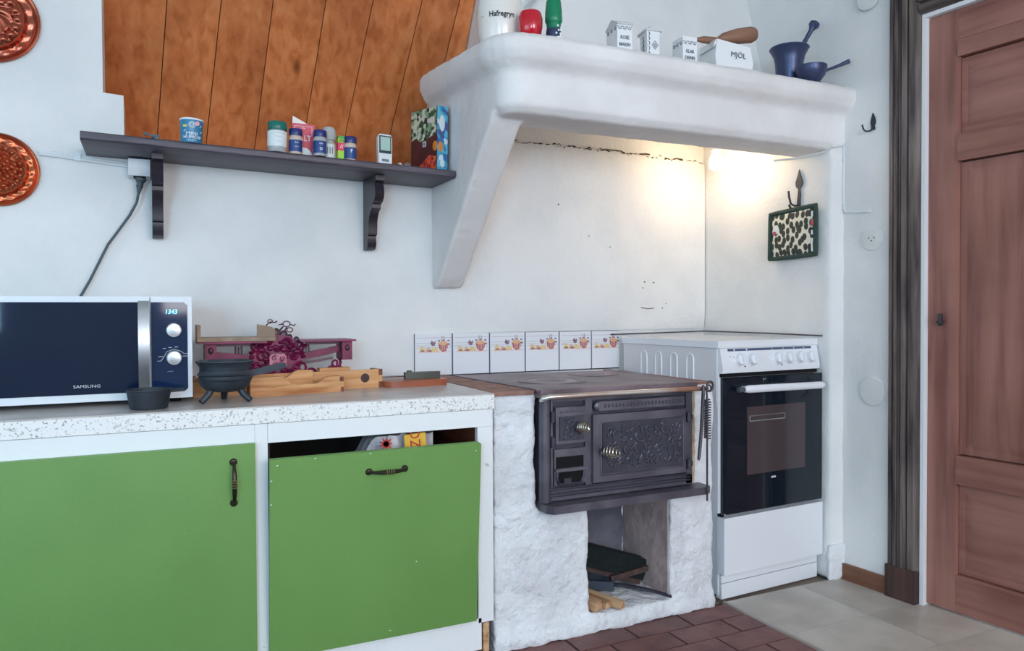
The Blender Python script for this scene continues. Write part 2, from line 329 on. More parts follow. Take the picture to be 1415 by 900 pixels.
# ------------------------------------------------------------------ room shell
struct(MB().box(-2.5, 2.9, -2.5, 2.9, -.06, -.012).build('floor', SUBF)); floor = bpy.data.objects['floor']
MB().box(-2.5, 1.755, -2.5, 2.03, -.012, -.004).build('grout_bed', GROUT, floor)
me_c = None
n = 0
for j in range(14):
    y1 = 2.015-.1*j; off = .1 if j % 2 else 0
    for i in range(9):
        x1 = 1.755-.21*i+(.105 if j % 2 else 0); x0 = x1-.202
        if x1 > 1.755: x1 = 1.755
        if x0 < .1: continue
        MB().box(x0, x1, y1-.094, y1, -.006, random.uniform(-.001, .001)).build('clinker_tile', CLINK, floor, bevel=.003, seg=1)
for j in range(7):
    for i in range(3):
        x0 = 1.772+.345*i; y1 = 1.985-.25*j if j else 2.03; y0 = 1.735-.25*j
        MB().box(x0, x0+.343, y0+.001, y1-.001, -.012, random.uniform(-.0006, .0006)).build('vinyl_tile', VINYL, floor, bevel=.0015, seg=1)
MB().prism([(1.757, -.008), (1.772, -.008), (1.772, .002), (1.768, .004), (1.761, .003)], 0.3, 2.03, 'xz').build('joint_strip', ALU, floor, smooth=0)
b = MB()
b.prism([(-2.5, 2.65), (1.75, 2.65), (2.237, 2.705), (2.5, 2.74), (2.5, 2.95), (-2.5, 2.95)], 0, 1.492, 'xy')
b.prism([(-2.5, 1.492), (-.063, 1.492), (-.063, 1.672), (-.119, 1.675), (-.119, 2.45), (-2.5, 2.45)], 2.65, 2.80, 'xz')
b.prism([(1.135, 2.65), (1.75, 2.65), (2.237, 2.705), (2.5, 2.74), (2.5, 2.95), (1.135, 2.95)], 1.492, 2.45, 'xy')
b.box(1.0, 1.15, 2.65, 2.95, 1.492, 1.70)
b.box(-.2, 1.2, 2.65, 2.80, 2.235, 2.45)
wall_back = struct(b.build('wall_back', PLASTER, bevel=.006, ang=60))
# recess behind the boards
b = MB(); b.box(-.44, -.36, 2.79, 3.4, 1.3, 2.45); b.box(1.135, 1.3, 2.9, 3.4, 1.3, 2.45); b.box(-.40, 1.3, 2.95, 3.35, 1.3, 1.49)
b.build('recess_shell', PLASTER, wall_back)
# uneven plaster coat in the hearth niche with its broken upper edge
b = MB(); nx, nz = 70, 16; vs = []; fs = []
def backy(x): return 2.65 if x < 1.75 else 2.65+(x-1.75)*.055/.487
for i in range(nx+1):
    x = .95+(2.232-.95)*i/nx; top = 1.648+.006*noise.noise((x*9, 3, 0))+.004*noise.noise((x*40, 1, 0)) - .012*max(0, min(1, (x-1.2)/.3))*0
    th = .013*min(1, i/14)
    for k in range(nz+1):
        z = .921+(top-.921)*k/nz
        vs.append((x, backy(x)-.001-th*min(1, k/2+.35)+.0025*noise.noise((x*5, z*5, 0)), z))
    vs.append((x, backy(x)+.002, top+.002))
m_ = nz+2
for i in range(nx):
    for k in range(nz+1): a = i*m_+k; fs.append((a, a+m_, a+m_+1, a+1))
b.add(vs, fs).build('plaster_coat', PLASTER, wall_back, smooth=50)
b = MB()
for (x0, x1) in ((1.27, 1.42), (1.45, 1.62), (1.66, 1.95), (2.0, 2.12)):
    pts = []; x = x0
    while x < x1: pts.append((x, backy(x)-.009, 1.650+random.uniform(-.006, .008))); x += random.uniform(.015, .04)
    b.tube(pts, [random.uniform(.0015, .005) for _ in pts], 6)
x = 1.08
while x < 2.2:
    L_ = random.uniform(.01, .03); z_ = 1.6495+random.uniform(-.004, .005); b.tube([(x, backy(x)-.011, z_), (x+L_*.5, backy(x)-.014, z_+random.uniform(-.004, .006)), (x+L_, backy(x)-.011, z_+random.uniform(-.005, .004))], [.001, random.uniform(.0015, .004), .001], 5); x += L_*random.uniform(.8, 1.9)
b.build('plaster_crack', SOOT, wall_back)
# dark specks, nail holes and a scratch in the old plaster
b = MB()
for (x, z, r_) in ((1.88, 1.12, .004), (1.93, 1.118, .004), (1.87, 1.095, .003), (1.98, 1.01, .003), (1.7, 1.26, .003), (2.0, 1.03, .0025), (1.05, 1.22, .003), (1.46, 1.42, .004), (1.6, 1.3, .003)):
    b.ball((x, backy(x)-.0145, z), r_, .0015, r_*.8, 8, 5)
b.tube([(1.86, backy(1.86)-.015, 1.012), (1.9, backy(1.9)-.015, 1.008), (1.93, backy(1.93)-.015, 1.01)], .0014, 5)
b.build('plaster_blemishes', SOOT, wall_back)
b = MB(); b.tube([(1.7, 2.632, .903), (2.0, 2.652, .906), (2.222, 2.68, .908), (2.245, 2.3, .906), (2.258, 2.06, .903)], .003, 6); b.build('edge_cable', DARKSH, wall_back)
# right wall with pillar
b = MB()
b.box(-1.2, .302, 0, .3, 0, 2.45, T=WM); b.box(.30, 1.14, 0, .3, 1.99, 2.45, T=WM); b.box(1.13, 4.8, 0, .3, 0, 2.45, T=WM)
b.box(-.02, .195, -.007, .05, 0, 1.80, T=WM)
wall_right = struct(b.build('wall_right', PLASTER, bevel=.003, ang=60))
b = MB(); b.prism([(2.262, 2.03), (2.321, 2.016), (2.62, 2.0), (2.62, 2.8), (2.232, 2.8), (2.2365, 2.705)], 0, 1.80)
b = remeshed(b, .014, .0035, 9, 2); b.build('pillar', PLASTER, wall_right, smooth=60)
b = MB(); b.prism([(2.257, 2.022), (2.322, 2.008), (2.335, 2.03), (2.262, 2.05)], 0.0, .13); b = remeshed(b, .009, .007, 18, 1); b.build('broken_plaster_foot', ROUGHP, wall_right)
struct(MB().box(-2.5, 2.9, -2.5, 3.4, 2.45, 2.55).build('ceiling', CEIL))
def wall_with_hole(name, fixed, u0, u1, v0, v1, holes, axis):
    b = MB()
    def bx(a0, a1, c0, c1):
        if axis == 'x': b.box(fixed[0], fixed[1], a0, a1, c0, c1)
        else: b.box(a0, a1, fixed[0], fixed[1], c0, c1)
    u = u0
    for (h0, h1, k0, k1) in holes: bx(u, h0, v0, v1); bx(h0, h1, v0, k0); bx(h0, h1, k1, v1); u = h1
    bx(u, u1, v0, v1); return struct(b.build(name, PLASTER))
wall_with_hole('wall_left', (-2.6, -2.4), -2.5, 2.95, 0, 2.45, [(-.12, 1.22, .88, 2.02)], 'x')
wall_with_hole('wall_front', (-2.6, -2.4), -2.5, 2.9, 0, 2.45, [(-1.9, -1.0, .85, 2.0), (.07, 2.03, .98, 2.22)], 'y')
def window(name, axis, u0, u1, v0, v1, fixed):
    b = MB(); t = .05
    for (a0, a1, c0, c1) in ((u0, u0+t, v0, v1), (u1-t, u1, v0, v1), (u0, u1, v0, v0+t), (u0, u1, v1-t, v1), ((u0+u1)/2-.02, (u0+u1)/2+.02, v0, v1)):
        if axis == 'x': b.box(fixed, fixed+.06, a0, a1, c0, c1)
        else: b.box(a0, a1, fixed, fixed+.06, c0, c1)
    return struct(b.build(name, WHITEP))
window('window_1', 'x', -.12, 1.22, .88, 2.02, -2.5); window('window_2', 'y', -1.9, -1.0, .85, 2.0, -2.5); window('window_3', 'y', .07, 2.03, .98, 2.22, -2.5)
# board panelling seen through the opening above the shelf
pan = thing('board_panelling', 'orange stained pine board panelling sloping behind the dark wall shelf', 'panelling', (.5, 3.1, 1.49))
xs_top = [-.34, .089, .256, .419, .597, .766, .946, 1.085, 1.133]; xs_bot = [-.36, .021, .184, .356, .530, .679, .853, 1.008, 1.133]
def ply(z): return 2.68+(2.2-z)*.6
for i in range(8):
    g = .0014; dy = random.uniform(-.003, .003); b = MB(); z0, z1 = 1.46, 2.232
    a0, a1, c0, c1 = xs_bot[i]+g, xs_bot[i+1]-g, xs_bot[i]+(xs_top[i]-xs_bot[i])*.898+g, xs_bot[i+1]+(xs_top[i+1]-xs_bot[i+1])*.898-g
    v = [(a0, ply(z0)+dy, z0), (a1, ply(z0)+dy, z0), (c0, ply(z1)+dy, z1), (c1, ply(z1)+dy, z1)]; v += [(x, y+.02, z) for x, y, z in v]
    b.add(v, [(0, 1, 3, 2), (4, 6, 7, 5), (0, 4, 5, 1), (2, 3, 7, 6), (0, 2, 6, 4), (1, 5, 7, 3)]); b.build('board', PINE, pan, bevel=.0065, seg=1)
b = MB(); v = [(-.36, ply(1.46)+.018, 1.46), (1.13, ply(1.46)+.018, 1.46), (-.342, ply(2.232)+.018, 2.232), (1.13, ply(2.232)+.018, 2.232)]; v += [(x, y+.02, z) for x, y, z in v]
b.add(v, [(0, 1, 3, 2), (4, 6, 7, 5), (0, 4, 5, 1), (2, 3, 7, 6), (0, 2, 6, 4), (1, 5, 7, 3)]); b.build('backing', M('board_gap', '#4a2410', .8), pan)
# ------------------------------------------------------------------ door, casing, baseboard
door = bpy.data.objects.new('door_1', None); C.objects.link(door); door.location = P0; door.rotation_euler = (0, 0, RZW); struct(door)
S0, S1, ZT = .3125, 1.12, 1.966
MB().box(S0, .409, .014, .055, .008, ZT).build('stile', DOORW, door, bevel=.003, seg=1)
MB().box(S1-.097, S1, .014, .055, .008, ZT).build('stile', DOORW, door, bevel=.003, seg=1)
for (z0, z1, pr) in ((.008, .130, 0), (.43, .522, .005), (1.479, 1.567, .005), (1.815, 1.868, .005), (1.8705, ZT, 0)):
    MB().box(.4095, S1-.0975, .014-pr, .055, z0, z1).build('rail', DOORH, door, bevel=.004, seg=2)
for (z0, z1, mt) in ((.133, .426, DOORH), (.526, 1.475, DOORW), (1.569, 1.811, DOORH)):
    b = MB(); b.box(.4105, S1-.0985, .030, .045, z0, z1)
    x0, x1 = .4095, S1-.0975; i1, i2 = .022, .055
    o1 = [(x0+i1, z0+i1), (x1-i1, z0+i1), (x1-i1, z1-i1), (x0+i1, z1-i1)]; o2 = [(x0+i2, z0+i2), (x1-i2, z0+i2), (x1-i2, z1-i2), (x0+i2, z1-i2)]
    v = [(x, .030, z) for x, z in o1]+[(x, .021, z) for x, z in o2]; b.add(v, [(0, 1, 5, 4), (1, 2, 6, 5), (2, 3, 7, 6), (3, 0, 4, 7), (4, 5, 6, 7)])
    b.build('panel', mt, door, smooth=20)
b = MB(); b.box(S0, S1, .040, .050, .01, ZT-.002); b.build('core', PLINTH, door)
b = MB(); b.box(.352, .362, .006, .014, .945, .985); b.box(.352, .372, -.004, .008, .953, .960); b.cyl((.364, -.004, .952), (.364, -.004, .985), .0045, seg=8); b.build('latch_catch', HOOKM, door, bevel=.001)
# vertical fluted casing
t1 = bpy.data.objects.new('trim_1', None); C.objects.link(t1); t1.location = P0; t1.rotation_euler = (0, 0, RZW); struct(t1)
prof = [(.192, 0), (.192, -.020), (.197, -.024), (.204, -.024), (.208, -.012), (.212, -.024), (.224, -.027), (.228, -.014), (.233, -.027), (.237, -.014), (.241, -.027), (.254, -.024), (.258, -.011), (.264, -.022), (.285, -.020), (.294, -.013), (.2985, 0)]
MB().prism(prof, .112, 2.085).build('casing', CASING, t1, smooth=20)
b = MB(); b.box(.188, .296, -.030, 0, 0, .112); b.build('plinth_block', PLINTH, t1, bevel=.004)
b = MB(); hp = [(p[1], 1.984+(.294-p[0])*1.0) for p in prof]; b.prism(hp, .296, 1.30, 'yz'); b.build('head_casing', CASINGH, t1, smooth=20)
b = MB(); b.box(.2990, .3115, -.006, .06, 0, 1.984); b.build('jamb', WHITEP, t1, bevel=.002)
b = MB(); b.box(.3115, 1.13, -.006, .06, 1.9685, 1.984); b.build('head_jamb', WHITEP, t1, bevel=.002)
bb = MB().box(.004, .187, -.018, -.0065, 0, .060).build('baseboard_right', BASEB, bevel=.003); bb.location = P0; bb.rotation_euler = (0, 0, RZW); struct(bb)
# round wall covers
for (s_, z_, r_, holes, lab) in ((.122, 1.250, .041, True, 'round cream socket cover with small holes, on the wall beside the door casing'), (.124, .708, .051, False, 'blank round white cover low on the wall, right of the cooker'), (.100, 2.108, .042, False, 'round cover at the top edge, high on the wall beside the door casing')):
    t = thing('wall_cover', lab, 'wall cover', WM @ Vector((s_, -.007, z_)), RZW, 'round covers on the right wall', world=False)
    T = Matrix.Rotation(R(90), 4, 'X')
    MB().lathe([(r_, 0), (r_, .0045), (r_*.97, .0065), (r_*.8, .0072), (0, .0074)], 40, T=T).build('cover_plate', SOCKC, t)
    if holes:
        b = MB(); b.lathe([(r_*.52, .0072), (r_*.5, .009), (0, .009)], 24, T=T); b.build('centre_disc', SOCKC, t)
        b = MB()
        for dx, dz in ((-.010, .004), (.010, .004), (0, -.006)): b.cyl((dx, -.0086, dz), (dx, -.0096, dz), .0024, seg=8)
        b.build('pin_hole', BLACK, t)
# thin white cable along the pillar
b = MB(); q = lambda s, z: tuple(WM @ Vector((s, -.010, z)))
b.tube([(2.17, 2.215, 1.572), (2.235, 2.14, 1.574), (2.257, 2.05, 1.583), (2.262, 2.018, 1.597), (2.29, 2.010, 1.60), q(-.002, 1.605), q(.004, 1.60), q(.004, 1.5), q(.004, 1.375), q(.012, 1.358), q(.06, 1.353), q(.11, 1.351)], .0042, 8)
cab = tag(b.build('lamp_cable', CABLEW), 'thin white cable clipped round the pillar below the hood and along the right wall', 'cable')
b = MB()
for s_, z_ in ((.004, 1.55), (.004, 1.385), (.108, 1.351)): MB().box(s_-.007, s_+.007, -.016, -.008, z_-.005, z_+.005, T=WM).build('clip', CABLEW, cab, bevel=.001)
# small leaf hook on the right wall
def leaf_hook(name, label, M4, scale, leaf_poly, hook_pts, arm):
    t = thing(name, label, 'hook', M4.to_translation(), M4.to_euler().z, 'wrought iron wall hooks', world=False)
    b = MB(); b.prism([(x*scale, z*scale) for x, z in leaf_poly], -.004, 0, 'xz'); b.build('leaf_plate', HOOKM, t, bevel=.001)
    b = MB(); b.tube([(x*scale, y*scale, z*scale) for x, y, z in hook_pts], arm, 8); b.build('hook_arm', HOOKM, t)
    return t
lp = [(0, .035), (.006, .022), (.010, .010), (.011, 0), (.008, -.008), (.006, -.012), (.009, -.020), (.008, -.026), (-.008, -.026), (-.006, -.018), (-.007, -.008), (-.009, 0), (-.007, .012)]
leaf_hook('wall_hook', 'small dark iron leaf hook high on the right wall', WM @ Matrix.Translation((.122, -.0075, 1.662)), 1.0, lp, [(.004, -.002, -.022), (-.006, -.012, -.029), (-.016, -.018, -.029), (-.023, -.021, -.022), (-.026, -.022, -.012), (-.028, -.022, -.004)], .0028)
# ------------------------------------------------------------------ hood
hood = thing('stove_hood', 'white plastered masonry hood with rounded ledge, corbel and tapered chimney', 'hood', (.94, 2.65, 1.09))
b = MB()
hp_ = [(-.10, 1.70), (-.10, 1.81), (.028, 1.81), (.044, 1.794), (.046, 1.764), (.034, 1.738), (.008, 1.716), (0, 1.704), (0, 1.612), (-.022, 1.588), (-.10, 1.588)]
path = [((2.36, 2.012), (0, -1)), ((1.6, 2.012), (0, -1)), ((1.02, 2.012), (0, -1))]+[((1.02-.08*math.sin(a), 2.092-.08*math.cos(a)), (-math.sin(a), -math.cos(a))) for a in [R(15*k) for k in range(1, 7)]]+[((.94, 2.3), (-1, 0)), ((.94, 2.656), (-1, 0))]
vs = []; fs = []; k = len(hp_)
for (x, y), (nx_, ny_) in path:
    lift = .05*max(0, (y-2.1)/.55)
    for o_, z in hp_: vs.append((x+nx_*o_, y+ny_*o_, z+(lift*(z-1.60)/.2 if z > 1.60 else 0)))
for a in range(len(path)-1):
    for q_ in range(k): fs.append((a*k+q_, a*k+(q_+1) % k, (a+1)*k+(q_+1) % k, (a+1)*k+q_))
fs += [tuple(range(k))[::-1], tuple((len(path)-1)*k+q_ for q_ in range(k))]
b.add(vs, fs); b.box(.99, 2.36, 2.06, 2.20, 1.588, 1.76); b.box(.945, 2.40, 2.06, 2.72, 1.735, 1.81)
b.prism([(2.66, 1.085), (2.61, 1.088), (2.575, 1.115), (2.12, 1.575), (2.10, 1.60), (2.10, 1.80), (2.66, 1.83)], .940, 1.042, 'yz')
b = remeshed(b, .008, .003, 9, 2); b.build('hood_body', HOODM, hood, smooth=70)
b = MB(); v = [(.985, 2.36, 1.79), (2.42, 2.36, 1.79), (1.56, 2.53, 2.45), (2.42, 2.53, 2.45)]; v += [(x, 2.9, z) for x, y, z in v]
b.add(v, [(0, 1, 3, 2), (4, 6, 7, 5), (0, 4, 5, 1), (2, 3, 7, 6), (0, 2, 6, 4), (1, 5, 7, 3)])
b = remeshed(b, .018, .003, 6, 2); b.build('chimney_breast', PLASTER, hood, smooth=70)
# lamp under the hood
lamp = thing('hood_lamp', 'lit warm bulb in a white holder under the right end of the hood', 'lamp', (2.085, 2.44, 1.735))
MB().lathe([(.03, 0), (.03, -.012), (.02, -.02), (.02, -.085), (.0, -.086)], 20, cx=2.085, cy=2.44, cz=1.732).build('lamp_holder', PLASTG, lamp)
MB().lathe([(.012, -.082), (.016, -.092), (.026, -.115), (.030, -.135), (.027, -.152), (.015, -.164), (0, -.167)], 20, cx=2.085, cy=2.44, cz=1.732).build('bulb', BULB, lamp)

# ------------------------------------------------------------------ masonry base of the stove
base = thing('masonry_base', 'rough whitewashed masonry base carrying the black wood stove', 'masonry base', (1.3, 2.3, 0))
b = MB()
b.box(.899, 1.036, 2.018, 2.634, 0, .752); b.box(.899, 1.222, 2.018, 2.634, 0, .402); b.box(1.534, 1.712, 2.018, 2.634, 0, .402); b.box(1.606, 1.712, 2.018, 2.634, 0, .752)
b.box(.899, 1.712, 2.51, 2.634, 0, .740); b.box(1.2, 1.55, 2.30, 2.634, 0, .40); b.box(.899, 1.712, 2.012, 2.634, 0, .055); b.box(1.2, 1.55, 2.06, 2.6, .384, .402)
b.box(.895, 1.712, 2.005, 2.1, 0, .03)
b = remeshed(b, .008, .0062, 13, 1); b.build('masonry_block', ROUGHP, base, smooth=80)
MB().box(1.225, 1.531, 2.294, 2.299, .058, .39).build('dark_grey_back', M('dark_grey_plaster', '#74727c', .9, col2='#5a5964', vscale=9, bump=.6, bscale=30), base)  # dark blue-grey lining over the back of the opening
MB().box(1.5285, 1.533, 2.03, 2.296, .058, .388).build('pinkish_cheek', M('pinkish_plaster', '#c4aea9', .9, col2='#a89490', vscale=10, bump=.7, bscale=30), base)  # pinkish grey lining over the right side of the opening
b = MB(); b.box(1.603, 1.622, 2.004, 2.02, .432, .735); b = remeshed(b, .004, .003, 40, 1); b.build('bare_clay_joint', M('bare_clay', '#c9b596', .9, col2='#a98d6c', vscale=20), base)
MB().prism([(.893, 2.012), (1.028, 2.008), (.99, 2.646), (.893, 2.646)], .7525, .7655).build('stone_strip', STONE, base, bevel=.003)
MB().prism([(1.632, 2.02), (1.712, 2.02), (1.704, 2.646), (1.672, 2.646)], .7525, .760).build('stone_strip', STONE, base, bevel=.003)
# ------------------------------------------------------------------ wood burning stove
st = thing('wood_stove', 'black cast iron wood-burning kitchen stove with ornamented oven door', 'stove', (1.32, 2.3, .41))
MB().box(1.046, 1.598, 2.004, 2.49, .425, .742).build('stove_body', IRON, st, bevel=.004)
b = MB(); b.prism([(1.03, 1.992), (1.60, 1.978), (1.664, 2.50), (.995, 2.60)], .7625, .768); b.prism([(1.034, 1.978), (1.60, 1.966), (1.604, 2.02), (1.034, 2.02)], .7435, .7672); b.build('top_plate', PLATEM, st, bevel=.003)
for (x, y, rs) in ((1.20, 2.215, (.115, .085, .05)), (1.46, 2.38, (.095, .07, .04))):
    for i, r_ in enumerate(rs):
        b = MB(); ri = rs[i+1]+.002 if i+1 < len(rs) else 0
        prof = [(r_, .7675), (r_, .7697), (r_-.003, .7704), (ri+.003, .7704), (ri, .7697)] if ri else [(r_, .7675), (r_, .7697), (r_-.003, .7704), (0, .7704)]
        b.lathe(prof+([(ri, .7675)] if ri else []), 40, cx=x, cy=y); b.build('cooking_ring', PLATEM if i != 1 else M('polished_ring', '#93858e', .35, .3, col2='#7a6b74', vscale=8), st)
b = MB(); b.cyl((1.058, 2.0, .43), (1.058, 2.0, .742), .017, seg=20); b.box(1.074, 1.080, 1.990, 2.03, .435, .742); b.box(1.575, 1.600, 1.992, 2.03, .435, .742); b.box(1.06, 1.6, 1.996, 2.03, .728, .742); b.box(1.06, 1.6, 1.992, 2.03, .432, .462)
b.box(1.196, 1.219, 1.995, 2.03, .45, .735); b.build('front_frame', IRONG, st, bevel=.003)
b = MB()
for z in (.447, .456, .466): b.tube([(1.07, 1.990, z), (1.59, 1.990, z)], .0035, 6)
b.build('mouldings', IRON, st)
# fire door
fd = MB().box(1.088, 1.193, 1.985, 2.004, .602, .712).build('fire_door', IRONG, st, bevel=.003)
b = MB(); b.box(1.100, 1.182, 1.980, 1.986, .612, .684); b.build('door_panel', IRON, fd, bevel=.003)
def curls(b, x0, x1, z0, z1, y, n, r0, r1, seed):
    rd = random.Random(seed); placed = []
    for _ in range(n*30):
        if len(placed) >= n: break
        r_ = rd.uniform(r0, r1); x = rd.uniform(x0+r_, x1-r_); z = rd.uniform(z0+r_, z1-r_)
        if any((x-a)**2+(z-c)**2 < (1.28*max(r_, d))**2 for a, c, d in placed): continue
        placed.append((x, z, r_)); a0 = rd.uniform(0, 2*PI); sg = rd.choice((-1, 1)); pts = []; rr = []
        for i in range(10):
            t = i/9; q = r_*(1-.72*t); a = a0+sg*t*4.6; pts.append((x+q*math.cos(a), y-.001, z+q*math.sin(a))); rr.append(.0012+.0030*math.sin(PI*min(1, t+.15)))
        b.tube(pts, rr, 5)
b = MB(); curls(b, 1.103, 1.179, .615, .681, 1.980, 12, .006, .012, 3); b.build('relief', RELIEF, fd)
b = MB()
for i in range(8): b.ball((1.105+.0105*i, 1.985, .698), .004, .002, .004, 8, 5)
b.build('beading', RELIEF, fd)
def coil_knob(x, z, par, L=.05):
    b = MB(); b.cyl((x-.004, 1.984, z-.002), (x-.002, 1.965, z-.001), .005, seg=10); b.lathe([(.0, 0), (.009, .002), (.009, .006), (.004, .008)], 12, T=Matrix.Translation((x-.004, 1.985, z)) @ Matrix.Rotation(R(90), 4, 'X')); k = b.build('door_knob', IRON, par)
    b = MB(); pts = []; rr = []
    ax = Vector((.55, -.83, -.05)).normalized(); u = ax.cross(Vector((0, 0, 1))).normalized(); w_ = ax.cross(u); o = Vector((x-.006, 1.972, z))
    for i in range(90):
        t = i/89; a = t*2*PI*6; q = .0055+.0105*math.sin(PI*min(1, .12+t*.86)); pts.append(o+ax*(L*t)+(u*math.cos(a)+w_*math.sin(a))*q); rr.append(.0026)
    b.tube(pts, rr, 6); b.build('spring_grip', COIL, k); MB().tube([o, o+ax*L*.9], .004, 8).build('spring_core', IRON, k)
coil_knob(1.163, .652, fd, .036)
def hinge(x, z, par):
    b = MB(); b.cyl((x, 1.984, z-.014), (x, 1.984, z+.014), .0075, seg=12); b.cyl((x, 1.984, z-.017), (x, 1.984, z+.017), .0045, seg=8); b.box(x-.004, x+.018, 1.986, 1.996, z-.008, z+.008); b.build('hinge', IRON, par)
hinge(1.078, .685, fd); hinge(1.078, .61, fd)
# oven door
od = MB().box(1.217, 1.568, 1.984, 2.004, .474, .682).build('oven_door', IRONG, st, bevel=.004)
b = MB(); b.box(1.248, 1.553, 1.979, 1.985, .500, .655); b.build('door_panel', IRON, od, bevel=.003)
b = MB()
for (a, c) in (((1.245, .497), (1.556, .497)), ((1.556, .497), (1.556, .658)), ((1.556, .658), (1.245, .658)), ((1.245, .658), (1.245, .497))): b.tube([(a[0], 1.984, a[1]), (c[0], 1.984, c[1])], .0045, 6)
b.build('panel_moulding', IRONG, od)
b = MB(); curls(b, 1.258, 1.545, .508, .648, 1.979, 85, .006, .020, 11); b.build('relief', RELIEF, od)
coil_knob(1.250, .572, od, .058)
hinge(1.580, .652, od); hinge(1.580, .500, od)
# name plate above the oven
b = MB(); b.box(1.240, 1.565, 1.986, 2.0, .693, .722); b.ball((1.240, 1.993, .7075), .0145, .007, .0145); npl = b.build('name_plate', IRONG, st, bevel=.003)
b = MB()
for i in range(22): b.ball((1.262+.0135*i, 1.986, .7075), .0045, .002, .006, 8, 5)
b.build('beading', IRON, npl)
# ash door with air slot
ad = MB().box(1.086, 1.194, 1.992, 2.004, .478, .585).build('ash_door', IRONG, st, bevel=.003)
b = MB(); b.box(1.092, 1.186, 1.9895, 1.9925, .528, .562); b.box(1.097, 1.183, 1.9895, 1.9925, .480, .516); b.build('air_slot', BLACK, ad)
b = MB(); b.prism([(1.083, .520), (1.194, .520), (1.198, .527), (1.180, .530), (1.10, .530), (1.083, .527)], 1.976, 1.992, 'xz'); b.build('air_slide', IRONG, ad, bevel=.002)
b = MB(); b.box(1.115, 1.14, 1.984, 1.99, .482, .498); b.tube([(1.097, 1.988, .52), (1.092, 1.984, .50), (1.10, 1.984, .482), (1.17, 1.984, .480), (1.184, 1.986, .50), (1.187, 1.988, .52)], .003, 6); b.build('slide_guide', IRON, ad)
# hearth ledge
MB().prism([(1.045, 2.03), (1.045, 1.965), (1.06, 1.945), (1.625, 1.945), (1.643, 1.955), (1.643, 2.014), (1.60, 2.014), (1.60, 2.03)], .404, .428).build('hearth_ledge', IRONG, st, bevel=.006)
# towel rail
rl = MB().tube([(1.040, 1.985, .736), (1.037, 1.965, .744), (1.05, 1.952, .749), (1.2, 1.950, .7495), (1.62, 1.950, .7475), (1.628, 1.950, .7475)], [.007, .0095, .008, .0075, .0075, .0075], 12).build('towel_rail', BRASS, st)
b = MB(); b.cyl((1.612, 1.950, .7475), (1.606, 2.0, .742), .0045, seg=8); b.tube([(1.633+.010*math.cos(a), 1.950, .7475+.010*math.sin(a)) for a in [i*2*PI/12 for i in range(13)]], .003, 6); b.build('rail_bracket', IRON, rl)
# tools hung on the rail end
t = thing('lid_lifter', 'thin steel stove poker with a coiled spring grip, hung from the stove rail end', 'poker', (1.615, 1.938, .385))
b = MB(); b.tube([(1.628+.013*math.cos(a), 1.938, .755+.016*math.sin(a)) for a in [R(-110+i*26) for i in range(13)]]+[(1.615, 1.938, .735), (1.618, 1.938, .70), (1.617, 1.938, .56), (1.617, 1.938, .385)], .0032, 8); b.build('rod', IRON, t)
b = MB(); b.tube([(1.618+.010*math.cos(i*.63), 1.938+.010*math.sin(i*.63), .712-.125*i/149) for i in range(150)], .0026, 6); b.build('spring_grip', IRONG, t)
t = MB().tube([(1.601, 1.939, .760), (1.600, 1.936, .745), (1.599, 1.936, .73), (1.592, 1.936, .62), (1.583, 1.936, .53), (1.578, 1.933, .522)], [.004, .0055, .0055, .0055, .0055, .004], 8).build('iron_bar', IRON)
tag(t, 'short dark iron lid bar hanging beside the coil-handled poker', 'poker')
# ------------------------------------------------------------------ wall tiles
TX = [.8655, 1.0125, 1.163, 1.314, 1.464, 1.613, 1.748]
for i in range(6):
    x0, x1 = TX[i]+.0028, TX[i+1]-.0028
    z0, z1 = .767, .9195-.0005*i
    tl = MB().box(x0, x1, 2.6405, 2.6495, z0, z1).build('tile', TILEM, wall_back, bevel=.0015)
    b = MB(); y = 2.6402; w_ = x1-x0
    def flat(poly, mi): b.prism([(x0+u, z1-.155+v) for u, v in poly], y-.0004, y, 'xz', mi)
    for zz in (.139, .119, .110, .103): flat([(.004, zz), (w_-.004, zz), (w_-.004, zz+.0011), (.004, zz+.0011)], 0)
    flat([(.012, .0855), (w_-.003, .0855), (w_-.003, .0885), (.012, .0885)], 5)
    el = lambda cx, cz, rx, rz, n=14: [(cx+rx*math.cos(2*PI*k/n), cz+rz*math.sin(2*PI*k/n)) for k in range(n)]
    dx = min(0, w_-.1466)*.5
    def fl2(p, mi, d): b.prism([(x0+u+dx, z1-.155+v) for u, v in p], y-.0004-d, y, 'xz', mi)
    fl2([(.018, .087), (.024, .112), (.036, .103), (.046, .088)], 3, .0001); fl2([(.04, .088), (.05, .104), (.064, .098), (.07, .088)], 2, .0002); fl2([(.062, .088), (.072, .106), (.088, .100), (.095, .088)], 3, .0003)
    fl2(el(.030, .092, .008, .003), 4, .0005); fl2(el(.058, .091, .009, .003), 4, .0006)
    fl2([(.060, .118), (.066, .130), (.073, .122), (.081, .128), (.078, .112), (.070, .108)], 4, .0004)
    fl2([(.092, .118), (.096, .096), (.108, .087), (.122, .090), (.128, .104), (.128, .118)], 1, .0007); fl2(el(.110, .119, .017, .008), 2, .0009)
    for px, pz in ((.094, .128), (.131, .128), (.133, .115), (.112, .130)): fl2(el(px, pz, .005, .003, 8), 4, .001)
    for px in (.100, .107, .114, .121): fl2([(px, .092), (px+.002, .092), (px+.003, .112), (px+.001, .112)], 5, .0011)
    fl2([(.104, .126), (.106, .126), (.107, .146), (.105, .146)], 0, .0012); fl2([(.114, .126), (.116, .126), (.115, .146), (.113, .146)], 0, .0012)
    b.build('tile_picture', [TGREY, TRED, TPEACH, TYEL, TPURP, TPINK], tl, smooth=0)
MB().box(.867, 1.748, 2.6465, 2.6502, .762, .9185).build('tile_bed', GROUTD, wall_back)
